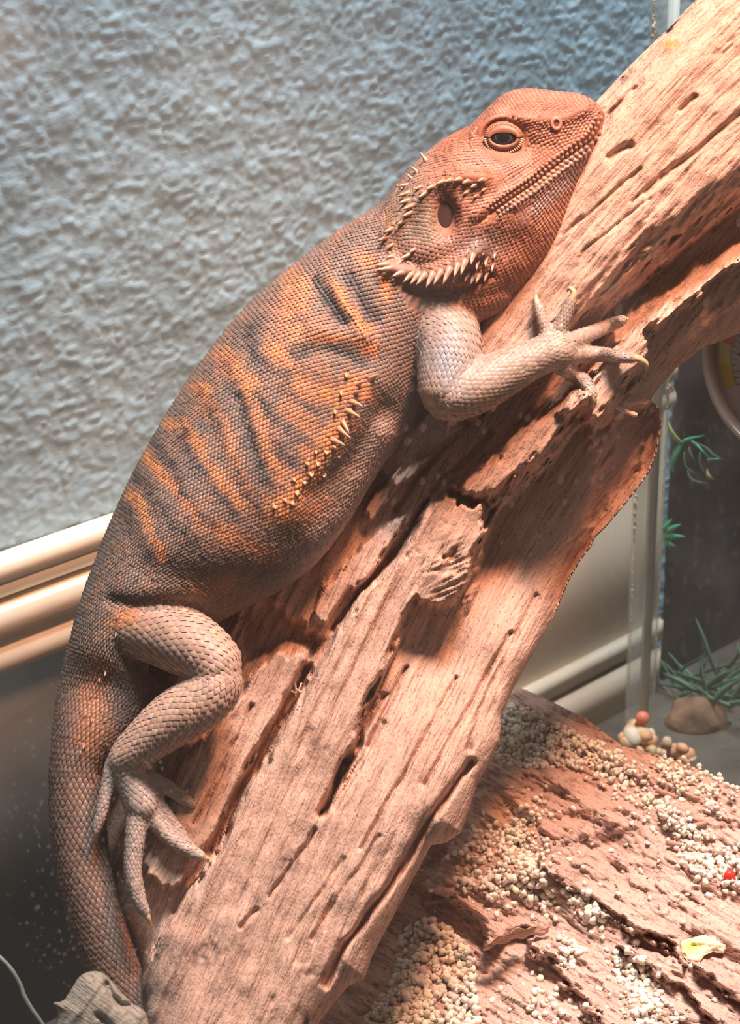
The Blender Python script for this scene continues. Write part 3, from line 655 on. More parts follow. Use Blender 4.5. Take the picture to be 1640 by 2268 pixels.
def sculpt(V, Nn):
    x, y, z = V.T
    hw = sstep(820, 870, x) * sstep(735, 700, y) * ((x > 1000) | (y < 700)) * sstep(-0.05, 0.05, (y < 730) * 1.0 - 0.5)
    side = np.abs(Nn[:, 2]) ** 0.8
    f = np.zeros(len(V))
    d = seg_dist(x, y, BROW)[0]; f += 13 * np.exp(-(d / 13) ** 2)
    e = np.hypot((x - 1120) / 56, (y - 310) / 47); f += -20 * np.exp(-e ** 4)
    f += -12 * np.exp(-(((x - 1195) / 40) ** 2 + ((y - 322) / 26) ** 2))
    d = seg_dist(x, y, MOUTH)[0]; f += -6 * np.exp(-(d / 4) ** 2)
    dm = seg_dist(x, y, [(p[0] - 9, p[1] - 14) for p in MOUTH])[0]; f += 7 * np.exp(-(dm / 11) ** 2)
    dm = seg_dist(x, y, [(p[0] + 9, p[1] + 14) for p in MOUTH[:6]])[0]; f += 6 * np.exp(-(dm / 11) ** 2)
    e = np.hypot((x - 988) / 30, (y - 480) / 46); f += -24 * np.exp(-e ** 4)
    d = seg_dist(x, y, CREST)[0]; f += 18 * np.exp(-(d / 18) ** 2)
    d = seg_dist(x, y, BEARD)[0]; f += 20 * np.exp(-(d / 17) ** 2)
    f += 14 * np.exp(-(((x - 940) / 50) ** 2 + ((y - 560) / 34) ** 2))
    f += -10 * np.exp(-(((x - 1120) / 70) ** 2 + ((y - 540) / 40) ** 2))
    d = seg_dist(x, y, [(900, 640), (960, 652), (1040, 640), (1090, 610)])[0]; f += -12 * np.exp(-(d / 9) ** 2)
    arm = sstep(150, 190, z) * (y > 660)
    V = V + Nn * (f * side * hw * (1 - arm))[:, None]
    # body: folds behind the shoulder, spiny side ridge, breathing flank
    g = np.zeros(len(V)); bw = sstep(0.05, 0.4, Nn[:, 2]) * (y > 560) * (y < 1420) * (x < 900)
    for pts, w_, a in FOLDS: g += a * np.exp(-(seg_dist(x, y, pts)[0] / w_) ** 2)
    bw = bw * (1 - ((z > 215) & (x > 880)))
    return V + Nn * (g * bw)[:, None]
FOLDS = [([(700, 622), (722, 660), (760, 712)], 20, -7), ([(775, 610), (798, 655), (830, 705)], 20, -7), ([(665, 780), (712, 770), (765, 780), (805, 800)], 18, -4), ([(690, 735), (760, 735), (830, 760)], 16, 5), ([(745, 640), (775, 700), (810, 740)], 14, 8),
         ([(822, 845), (790, 890), (765, 940), (735, 985), (700, 1040), (665, 1090), (640, 1130)], 40, 10), ([(850, 905), (815, 960), (775, 1020), (720, 1065), (690, 1090)], 26, -8), ([(845, 960), (815, 1045), (770, 1120), (700, 1190)], 26, 9),
         ([(527, 880), (544, 936), (561, 987), (578, 1035)], 13, -5), ([(330, 1260), (420, 1285), (520, 1300)], 40, -8), ([(250, 1330), (290, 1340), (360, 1335), (430, 1340)], 16, -10)]
SV = sculpt(SV, SN); SV = lap(SV, 1, 0.4); SN = vnormals(SV)

# pigment of the hide as linear colours over the animal
BANDS = [([(704, 628), (722, 660), (742, 690), (764, 712)], 11, 1.0), ([(776, 612), (798, 655), (830, 705)], 12, 0.95), ([(655, 782), (690, 770), (730, 768), (770, 782), (805, 802)], 12, 0.95), ([(557, 731), (566, 782), (591, 812), (640, 830)], 13, 0.75),
         ([(527, 870), (540, 925), (556, 980), (572, 1030), (600, 1075)], 13, 0.95), ([(574, 870), (596, 914), (605, 930)], 12, 0.85), ([(605, 985), (640, 1022), (665, 1035)], 13, 0.8), ([(470, 900), (484, 950), (506, 1012), (540, 1081), (580, 1140)], 11, 0.75), ([(405, 960), (435, 1030), (480, 1090), (523, 1140)], 11, 0.75),
         ([(350, 980), (388, 1051), (416, 1106), (470, 1165)], 10, 0.75), ([(312, 1050), (344, 1115), (391, 1165), (430, 1200)], 11, 0.7), ([(275, 1120), (300, 1175), (330, 1230)], 12, 0.6), ([(620, 860), (680, 900), (720, 905)], 9, 0.6), ([(640, 950), (690, 985), (715, 990)], 8, 0.6),
         ([(650, 690), (690, 730), (720, 745)], 9, 0.45), ([(500, 800), (520, 850)], 10, 0.5), ([(440, 870), (455, 905)], 9, 0.5), ([(740, 850), (700, 835), (660, 812)], 9, 0.4)]
ORANGE = [([(505, 800), (560, 860), (580, 960), (620, 1060)], 26, 0.8), ([(445, 860), (500, 960), (520, 1040), (560, 1110)], 17, 0.8), ([(380, 930), (440, 990), (480, 1060), (530, 1120)], 17, 0.8), ([(330, 1010), (385, 1080), (440, 1150)], 13, 0.8), ([(290, 1090), (330, 1160), (360, 1230)], 13, 0.75), ([(620, 780), (680, 850), (740, 880)], 36, 0.7),
          ([(660, 640), (640, 720), (690, 745)], 36, 0.7), ([(740, 620), (775, 690), (815, 735)], 12, 0.95), ([(700, 745), (770, 748), (830, 775)], 11, 0.95), ([(800, 560), (850, 600), (860, 650)], 14, 0.8), ([(770, 860), (790, 850), (810, 870)], 22, 1.0), ([(760, 940), (700, 1010), (660, 1080), (620, 1120)], 32, 0.95), ([(580, 1130), (640, 1150), (720, 1120)], 26, 0.6), ([(450, 1150), (530, 1200), (600, 1230)], 24, 0.55),
          ([(430, 1310), (500, 1300)], 26, 0.7), ([(255, 1370), (300, 1360)], 16, 0.9), ([(640, 900), (700, 960)], 26, 0.6), ([(205, 1500), (200, 1580), (190, 1640)], 26, 0.6)]
def mixc(c, d, w): w = np.clip(w, 0, 1)[:, None]; return c * (1 - w) + np.array(d) * w
def hide(p, region):
    x, y, z = p.T; n = len(x)
    no = fbm(x / 22, y / 22, 3, 301); nb2 = fbm(x / 9 + 5, y / 9, 2, 305)
    wx, wy = x + 7 * fbm(x / 18, y / 18, 2, 311), y + 7 * fbm(x / 18 + 9, y / 18, 2, 315)
    c = np.tile(np.array([0.23, 0.16, 0.13]), (n, 1))
    if region == 'body':
        fl = np.zeros(n)
        for pts, w_, a in ORANGE: fl = np.maximum(fl, a * np.exp(-(seg_dist(wx, wy, pts)[0] / w_) ** 2))
        c = mixc(c, (0.69, 0.26, 0.095), fl + 0.18 * no)
        for pts, w_, a in BANDS: c = mixc(c, (0.055, 0.048, 0.05), 1.1 * a * np.exp(-(seg_dist(wx, wy, pts)[0] / (w_ * 1.2)) ** 2) * (0.95 + 0.35 * nb2))
        # pale belly flank and grey rear
        d = seg_dist(x, y, [(848, 950), (830, 1020), (792, 1105), (740, 1185), (680, 1250)])[0]; c = mixc(c, (0.58, 0.42, 0.36), np.exp(-(d / 52) ** 2) * 0.85)
        c = mixc(c, (0.33, 0.24, 0.18), sstep(1180, 1300, y) * sstep(330, 420, x) * 0.5)
        tl = sstep(1400, 1520, y); c = mixc(c, (0.20, 0.115, 0.085), tl * 0.7); c = mixc(c, (0.40, 0.17, 0.09), np.exp(-(seg_dist(x, y, [(215, 1480), (205, 1560), (195, 1640)])[0] / 30) ** 2) * 0.75)
    elif region == 'head':
        c = np.tile(np.array([0.37, 0.145, 0.085]), (n, 1))
        c = mixc(c, (0.36, 0.24, 0.19), sstep(1010, 900, x) * 0.8)
        c = mixc(c, (0.36, 0.155, 0.105), sstep(330, 240, y) * 0.7)
        low = seg_dist(x, y, MOUTH)[4] * seg_dist(x, y, MOUTH)[0]
        below = sstep(4, 40, -low) * sstep(1000, 1090, x)
        below2 = sstep(4, 40, low) * sstep(1000, 1090, x)
        jaw = (y - np.interp(x, [p_[0] for p_ in MOUTH[::-1]], [p_[1] for p_ in MOUTH[::-1]]))
        c = mixc(c, (0.30, 0.22, 0.21), sstep(15, 50, jaw) * sstep(90, 60, jaw) * sstep(1120, 1200, x) * 0.75)
        c = mixc(c, (0.50, 0.20, 0.12), sstep(70, 110, jaw) * sstep(1040, 1120, x) * 0.85)
        c = mixc(c, (0.17, 0.12, 0.11), np.exp(-(((x - 1070) / 60) ** 2 + ((y - 540) / 40) ** 2)) * 0.9)
        c = mixc(c, (0.20, 0.17, 0.11), np.exp(-(((x - 935) / 45) ** 2 + ((y - 500) / 55) ** 2)) * 0.7)
        c = mixc(c, (0.42, 0.20, 0.14), np.exp(-(((x - 930) / 70) ** 2 + ((y - 575) / 30) ** 2)) * 0.7)
        c = mixc(c, (0.50, 0.165, 0.08), np.exp(-(((x - 1150) / 40) ** 2 + ((y - 300) / 45) ** 2)) * 0.65)
        c = mixc(c, (0.55, 0.22, 0.12), np.exp(-(seg_dist(x, y, [(1130, 442), (1092, 470), (1066, 490)])[0] / 10) ** 2) * 0.8)
        c = mixc(c, (0.25, 0.18, 0.15), sstep(960, 880, x) * sstep(520, 440, y) * 0.5)
        c = mixc(c, (0.55, 0.28, 0.13), np.exp(-(((x - 858) / 22) ** 2 + ((y - 500) / 40) ** 2)) * 0.6)
        c = c * (1 + 0.18 * no)[:, None]
    elif region == 'pouch':
        c = np.tile(np.array([0.36, 0.21, 0.145]), (n, 1)); c = mixc(c, (0.26, 0.15, 0.11), np.clip(no, 0, 1) * 0.6)
    elif region in ('arm', 'forearm') or region.startswith('finger'):
        c = np.tile(np.array([0.41, 0.31, 0.26]), (n, 1))
        c = mixc(c, (0.27, 0.29, 0.33), np.exp(-(((x - 995) / 40) ** 2 + ((y - 800) / 60) ** 2)) * 0.9)
        c = mixc(c, (0.48, 0.31, 0.20), np.exp(-(seg_dist(x, y, [(940, 860), (1000, 925), (1120, 890)])[0] / 24) ** 2) * 0.8)
    elif region in ('thigh', 'shin'):
        c = np.tile(np.array([0.50, 0.325, 0.25]), (n, 1))
        c = mixc(c, (0.55, 0.25, 0.10), np.exp(-(((x - 275) / 40) ** 2 + ((y - 1370) / 34) ** 2)) * 0.8)
    elif region == 'foot' or region.startswith('toe'):
        c = np.tile(np.array([0.46, 0.35, 0.295]), (n, 1))
    return np.clip(c, 0.02, 0.95)

liz_base = WT([[420, 1300, -60]])[0]
liz = empty('bearded_dragon', liz_base, 'spiny orange and brown bearded dragon lizard climbing the driftwood', 'lizard')
# colour of the bare hide: by nearest limb
skc = hide(SV, 'body')
hm = sstep(0, 30, poly_sd(SV[:, 0], SV[:, 1], [(830, 470), (900, 370), (1000, 280), (1150, 180), (1360, 190), (1360, 300), (1260, 560), (1090, 720), (900, 700), (840, 600)])[0])
hc = hide(SV, 'head'); skc = skc * (1 - hm[:, None]) + hc * hm[:, None]
for k in LIMBS:
    cl = resample(LIMBS[k], 30); dmin = np.full(len(SV), 1e9)
    for q in cl: dmin = np.minimum(dmin, np.linalg.norm(SV - q[:3], axis=1) / (q[3] * 1.12))
    m_ = dmin < 1.02
    if m_.any(): skc[m_] = hide(SV[m_], k)
m_skin = mat_vcol('lizard_skin', 0.6, 0.3, noise=(600, 0.25), bump=(1500, 0.5, 0.0004))
ob('body', WT(SV), [quads] + ([tris] if len(tris) else []), m_skin, liz, col=skc * 0.85, smooth=True)

bvh = BVHTree.FromPolygons([tuple(v) for v in SV], [tuple(q) for q in quads] + [tuple(t) for t in tris])
class ScaleSet:
    def __init__(s): s.V, s.F, s.C, s.n = [], [], [], 0
    def add(s, p, t, nrm, L, Wd, H, col, kind='keel'):
        """p,t,nrm (k,3); L,Wd,H (k,)"""
        k = len(p)
        if not k: return
        sd = np.cross(nrm, t); L = L[:, None]; Wd = Wd[:, None]; H = H[:, None]
        if kind == 'keel':
            pts = [p - t * L * .55 - nrm * 1.0, p + sd * Wd * .52 - t * L * .02, p - sd * Wd * .52 - t * L * .02, p + t * L * .62 + nrm * H * .55, p + t * L * .18 + nrm * H, p - t * L * .3 + nrm * H * .35]
            tr = [(0, 1, 5), (0, 5, 2), (1, 4, 5), (5, 4, 2), (1, 3, 4), (4, 3, 2)]; sh = [.85] * 6
        else:
            pts = []; sh = []
            for a in range(6):
                an = a * math.pi / 3; pts.append(p + t * L * .55 * math.cos(an) + sd * Wd * .55 * math.sin(an) - nrm * .8); sh.append(.8)
            for a in range(6):
                an = a * math.pi / 3 + .5; pts.append(p + t * L * .34 * math.cos(an) + sd * Wd * .34 * math.sin(an) + nrm * H * .85); sh.append(.8)
            pts.append(p + nrm * H); sh.append(.8)
            tr = [(a, (a + 1) % 6, 6 + a) for a in range(6)] + [((a + 1) % 6, 6 + (a + 1) % 6, 6 + a) for a in range(6)] + [(6 + a, 6 + (a + 1) % 6, 12) for a in range(6)]
        m = len(pts); Vv = np.stack(pts, 1).reshape(-1, 3)
        base = (np.arange(k) * m)[:, None, None] + s.n
        s.F.append((base + np.array(tr)[None]).reshape(-1, 3)); s.V.append(Vv)
        s.C.append((col[:, None, :] * np.array(sh)[None, :, None]).reshape(-1, 3)); s.n += len(Vv)
    def build(s, name, mat, parent):
        return ob(name, WT(np.concatenate(s.V)), np.concatenate(s.F), mat, parent, col=np.clip(np.concatenate(s.C), 0.01, 0.98), kind='stuff')
def ring_points(loft, rowlen, width_fn, u0=0.0, u1=1.0, rowscale=None):
    """staggered rows of points over a tube; returns points, directions (towards the tube's far end), sizes"""
    R_ = loft.R; n, m, _ = R_.shape
    cen = R_.mean(1); sl = np.concatenate([[0], np.cumsum(np.linalg.norm(np.diff(cen, axis=0), axis=1))]); tot = sl[-1]
    # rows follow the long (outer) side so that they stay dense there
    P_, T_, Ls, Ws = [], [], [], []
    s = u0 * tot; row = 0; Ncur = None
    while s < u1 * tot:
        f = np.interp(s, sl, np.arange(n)); i = int(min(f, n - 2)); fr = f - i
        ring = R_[i] * (1 - fr) + R_[i + 1] * fr
        tang = R_[i + 1] - R_[i]; tang /= np.linalg.norm(tang, axis=1)[:, None] + 1e-9
        cl = np.concatenate([ring, ring[:1]]); al_ = np.concatenate([[0], np.cumsum(np.linalg.norm(np.diff(cl, axis=0), axis=1))])
        w = width_fn(s / tot); want = max(6, al_[-1] / w)
        if Ncur is None or abs(want / Ncur - 1) > 0.22: Ncur = int(round(want))
        q = (np.arange(Ncur) + (0.5 if row % 2 else 0)) / Ncur * al_[-1]
        pts = np.stack([np.interp(q, al_, cl[:, k]) for k in range(3)], 1)
        ct = np.concatenate([tang, tang[:1]]); tg = np.stack([np.interp(q, al_, ct[:, k]) for k in range(3)], 1)
        P_.append(pts); T_.append(tg); Ls.append(np.full(Ncur, w * 1.5)); Ws.append(np.full(Ncur, al_[-1] / Ncur))
        s += (rowlen(s / tot)); row += 1
    return np.concatenate(P_), np.concatenate(T_), np.concatenate(Ls), np.concatenate(Ws)
def settle(p, t, maxd):
    """drop points buried in other parts of the body, bring the rest onto the hide"""
    keep = np.zeros(len(p), bool); q = p.copy(); nn = np.zeros_like(p)
    for i in range(len(p)):
        r = bvh.find_nearest(Vector(p[i]))
        if r[0] is None: continue
        q[i] = r[0]; nn[i] = r[1]; keep[i] = r[3] < maxd
    t = t - nn * (t * nn).sum(1)[:, None]; l = np.linalg.norm(t, axis=1); keep &= l > 0.15
    t = t / (l[:, None] + 1e-9)
    return keep, q, t, nn
def cover(loft, region, size, aspect, height, maxd, sset, kind='keel', flip=False, u0=0, u1=1, jit=0.1, dropfn=None, szfn=None):
    wf = (lambda a: size) if not callable(size) else size
    p, t, Ls, Ws = ring_points(loft, lambda a: wf(a) * aspect, wf, u0, u1)
    if flip: t = -t
    keep, q, t, nn = settle(p, t, maxd)
    if dropfn is not None: keep &= ~dropfn(q)
    q, t, nn, Ls, Ws = q[keep], t[keep], nn[keep], Ls[keep], Ws[keep]
    c = hide(q, region) * rng.uniform(0.82, 1.18, (len(q), 1)) * (1 + rng.normal(0, 0.03, (len(q), 3)))
    j = rng.uniform(1 - jit, 1 + jit, len(q)); k = szfn(q) if szfn is not None else 1.0
    q = q + rng.normal(0, 0.35, q.shape)
    hcol = height * j * k
    sset.add(q, t, nn, Ls * aspect * j * k, Ws * 1.12 * k, np.asarray(hcol) * np.ones(len(q)), c, kind)
m_scale = mat_vcol('lizard_scales', 0.5, 0.38)
lip = seg_dist
def in_eye(q): return (np.hypot((q[:, 0] - 1120) / 52, (q[:, 1] - 308) / 45) < 1) & (q[:, 2] > 60)
def in_ear(q): return (np.hypot((q[:, 0] - 988) / 24, (q[:, 1] - 480) / 40) < 1)
def head_drop(q): return in_eye(q) | in_ear(q) | ((np.hypot((q[:, 0] - 1232) / 15, (q[:, 1] - 273) / 17) < 1)) | (seg_dist(q[:, 0], q[:, 1], MOUTH)[0] < 16) & (q[:, 0] > 1085)
def hm_at(q): return sstep(0, 30, poly_sd(q[:, 0], q[:, 1], [(830, 470), (900, 370), (1000, 280), (1150, 180), (1360, 190), (1360, 300), (1260, 560), (1090, 720), (900, 700), (840, 600)])[0])
sb_ = ScaleSet()
cover(body_l, 'body', lambda a: 8.8 + 4.6 * sstep(0.50, 0.62, a), 0.92, 4.8, 12, sb_, u0=0.02, u1=0.95, dropfn=lambda q: (hm_at(q) > 0.6))
sb_.build('body_scales', m_scale, liz)
sh_ = ScaleSet()
cover(head_l, 'head', lambda a: 8.5, 1.0, 3.0, 26, sh_, flip=True, u0=0.03, u1=0.55, dropfn=lambda q: head_drop(q) | (q[:, 1] < 330) & (q[:, 0] > 1040))
cover(head_l, 'head', lambda a: 8.5, 1.0, 2.2, 26, sh_, kind='bead', flip=True, u0=0.30, u1=0.985, dropfn=lambda q: head_drop(q) | ~((q[:, 1] < 330) & (q[:, 0] > 1040) | (q[:, 0] > 1180)) )
cover(head_l, 'head', lambda a: 8.5, 1.0, 2.8, 26, sh_, flip=True, u0=0.5, u1=0.8, dropfn=lambda q: head_drop(q) | ((q[:, 1] < 330) & (q[:, 0] > 1040) | (q[:, 0] > 1180)))
cover(pouch_l, 'pouch', 7.5, 1.0, 2.2, 14, sh_, kind='keel', flip=True, u0=0.03, u1=0.97)
sh_.build('head_scales', m_scale, liz)
sl_ = ScaleSet()
for k, sz, hgt in (('arm', 12, 2.4), ('forearm', 11.5, 2.6), ('thigh', 14, 4.2), ('shin', 13, 3.4), ('foot', 11.5, 2.4)): cover(limb_l[k], k, sz, 1.0, hgt, 9, sl_, kind='keel' if k in ('thigh', 'shin') else 'keel', u0=0.03, u1=0.99)
for k in LIMBS:
    if k.startswith('finger') or k.startswith('toe'): cover(limb_l[k], k, 9.0 if k.startswith('f') else 10, 0.95, 2.0, 6, sl_, u0=0.03, u1=0.99)
sl_.build('limb_scales', m_scale, liz)

# lips: one bead per scale, in rows along the gape, both sides
def surf(x, y, side=1):
    r = bvh.ray_cast(Vector((x, y, HZ + side * 400)), Vector((0, 0, -side)))
    return (np.array(r[0]), np.array(r[1])) if r[0] is not None else (None, None)
ML = resample([(m[0], m[1]) for m in MOUTH[:7]], 200)
mlen = np.concatenate([[0], np.cumsum(np.linalg.norm(np.diff(ML, axis=0), axis=1))])
slip = ScaleSet()
for row, (offs, sz, col) in enumerate([(-6.2, 11.5, (0.48, 0.22, 0.14)), (-15.5, 10.5, (0.44, 0.20, 0.125)), (6.4, 12.5, (0.50, 0.32, 0.23)), (16.5, 11.5, (0.38, 0.27, 0.23))]):
    for sgn in (1, -1):
        s_ = 3.0 + (row % 2) * 5
        P0, T0, N0, Z0 = [], [], [], []
        while s_ < mlen[-1] - (0 if offs < 0 else 6):
            px, py = np.interp(s_, mlen, ML[:, 0]), np.interp(s_, mlen, ML[:, 1])
            e = np.array([np.interp(s_ + 2, mlen, ML[:, 0]) - np.interp(s_ - 2, mlen, ML[:, 0]), np.interp(s_ + 2, mlen, ML[:, 1]) - np.interp(s_ - 2, mlen, ML[:, 1])]); e /= np.linalg.norm(e) + 1e-9
            pn = np.array([-e[1], e[0]]);  pn = -pn if pn[1] < 0 else pn
            q, nn = surf(px + pn[0] * offs, py + pn[1] * offs, sgn)
            f = 1.15 - 0.35 * s_ / mlen[-1]
            if q is not None:
                t3 = np.array([e[0], e[1], 0]); t3 -= nn * t3.dot(nn); t3 /= np.linalg.norm(t3) + 1e-9
                P0.append(q); T0.append(t3); N0.append(nn); Z0.append(sz * f)
            s_ += sz * f * 1.02
        P0, T0, N0, Z0 = map(np.array, (P0, T0, N0, Z0))
        slip.add(P0, T0, N0, Z0 * 1.0, Z0 * .95, Z0 * .42, np.array(col) * rng.uniform(.85, 1.12, (len(P0), 1)), 'bead')
slip.build('lip_scales', m_scale, liz)

def cone_spike(b, tip, r, bend=0.0, m=6, k=4):
    b, tip = np.array(b, float), np.array(tip, float); ax = tip - b; Ln = np.linalg.norm(ax); ax /= Ln
    s1 = np.cross(ax, [0.3, 0.2, 1]); s1 /= np.linalg.norm(s1); s2 = np.cross(ax, s1)
    V = []
    for i in range(k):
        f = i / (k - 1); rr = r * (1 - f) ** 0.8 + 0.25
        c = b + ax * Ln * f + s2 * bend * math.sin(f * math.pi) * Ln
        for j in range(m):
            a = j / m * 2 * math.pi; V.append(c + rr * (math.cos(a) * s1 * 1.15 + math.sin(a) * s2 * .85))
    V.append(b - ax * r * .6); V.append(tip)
    F = grid_faces(k, m, True); cap = [(k * m, (j + 1) % m, j) for j in range(m)] + [(k * m + 1, (k - 1) * m + j, (k - 1) * m + (j + 1) % m) for j in range(m)]
    return np.array(V), F, np.array(cap)
m_spine = mat_vcol('spine_horn', 0.42, 0.45)
def spike(name, bx_, by_, tx, ty, r, lift, c0, c1, depth=4, sgn=1):
    q, nn = surf(bx_, by_, sgn)
    if q is None: return
    b = q - nn * depth; tip = np.array([tx, ty, q[2] + nn[2] * lift + 4 * sgn])
    V, F, cap = cone_spike(b, tip, r, bend=0.06)
    f = np.clip(np.linalg.norm(V - b, axis=1) / np.linalg.norm(tip - b), 0, 1)[:, None]
    ob(name, WT(V), [F, cap], m_spine, liz, col=np.array(c0) * (1 - f) + np.array(c1) * f, smooth=True)
SP_BEARD = [(862, 584, 831, 588, 8), (873, 595, 835, 598, 8), (895, 604, 868, 613, 8), (917, 606, 893, 626, 8), (930, 608, 908, 631, 8), (944, 608, 922, 632, 8.5), (961, 605, 944, 638, 9), (979, 599, 960, 632, 8), (999, 593, 981, 631, 8.5), (1016, 584, 1006, 615, 8), (1032, 575, 1021, 611, 8), (1049, 562, 1044, 586, 7.5),
            (1016, 606, 1003, 627, 6), (1040, 602, 1030, 626, 6.5), (1057, 602, 1043, 630, 7), (1069, 602, 1054, 629, 6.5), (1084, 600, 1073, 626, 6), (1062, 576, 1056, 600, 6), (1080, 570, 1076, 592, 6), (1075, 548, 1070, 566, 5), (1096, 580, 1090, 602, 5),
            (910, 564, 886, 574, 6.5), (895, 580, 868, 589, 7), (921, 551, 905, 560, 5.5), (875, 566, 855, 571, 6), (1100, 556, 1095, 574, 5), (1060, 530, 1054, 546, 5), (1040, 548, 1034, 564, 5)]
for b in SP_BEARD:
    for sg in (1, -1):
        if sg < 0 and b[4] < 8: continue
        spike('beard_spine', b[0], b[1], b[2], b[3], b[4], 10, (0.32, 0.165, 0.12), (0.66, 0.47, 0.37), sgn=sg)
SP_CREST = [(904, 486, 878, 499, 7.5), (915, 470, 890, 481, 7), (918, 455, 890, 465, 6.5), (907, 442, 879, 452, 6.5), (908, 424, 878, 436, 6.5), (904, 408, 879, 413, 6), (948, 427, 925, 439, 7), (860, 524, 836, 534, 6), (935, 412, 915, 420, 6), (965, 412, 944, 420, 7), (985, 402, 966, 408, 7), (1002, 400, 984, 403, 7.5), (1022, 398, 1004, 401, 8), (870, 506, 850, 516, 6), (876, 540, 856, 550, 6), (1040, 402, 1024, 407, 7.5), (1058, 410, 1042, 416, 7), (1040, 424, 1026, 430, 6), (1074, 398, 1058, 402, 7), (1062, 432, 1048, 438, 6), (1080, 418, 1066, 424, 6)]
for b in SP_CREST: spike('crest_spine', b[0], b[1], b[2], b[3], b[4], 9, (0.34, 0.18, 0.12), (0.52, 0.32, 0.20))
for b in [(940, 352, 931, 337, 6), (920, 376, 911, 368, 5), (908, 390, 899, 384, 4.5), (886, 412, 878, 408, 4)]: spike('nape_spine', b[0] + 5, b[1] + 6, b[2], b[3], b[4], 0, (0.45, 0.28, 0.2), (0.7, 0.5, 0.38))
SP_SIDE = [(818, 842, 843, 828, 7), (785, 872, 800, 866, 7), (774, 888, 806, 900, 7), (764, 906, 799, 924, 7), (757, 926, 775, 960, 6.5), (746, 944, 778, 971, 7), (732, 972, 765, 986, 7), (790, 855, 806, 845, 6)]
for b in SP_SIDE: spike('side_spine', b[0], b[1], b[2], b[3], b[4], 16, (0.56, 0.23, 0.10), (0.58, 0.34, 0.22))
for bx_, by_, r in [(724, 1000, 9), (738, 988, 8), (706, 1027, 9), (690, 1049, 9.5), (676, 1068, 8), (660, 1090, 8.5), (652, 1060, 6.5), (645, 1113, 8), (628, 1106, 6.5), (700, 998, 7), (752, 1008, 7), (604, 1122, 6.5), (720, 1050, 6.5), (678, 1026, 6.5), (770, 830, 7), (758, 868, 6.5), (744, 910, 6.5)]:
    spike('side_spine', bx_, by_, bx_ + rng.uniform(-3, 9), by_ + rng.uniform(3, 9), r * rng.uniform(.8, 1.15), rng.uniform(6, 11), (0.58, 0.26, 0.11), (0.66, 0.36, 0.19), depth=3)
for sx, sy in [(262, 1360), (258, 1400), (180, 1660), (187, 1648), (222, 1500), (235, 1486), (205, 1588)]: spike('tail_spine', sx, sy, sx - 3, sy + 12, 4.5, 6, (0.30, 0.16, 0.11), (0.38, 0.23, 0.17), depth=3)

# claws
m_claw = mat_simple('claw_horn', (0.55, 0.38, 0.22), 0.35, noise=200, vary=0.25)
for cp in CLAWS:
    l = loft_tube(np.array(cp), 12, 8); V, F = l.mesh()
    ob('claw', WT(V), [np.array([f for f in F if len(f) == 4]), np.array([f for f in F if len(f) == 3])], m_claw, liz, smooth=True)

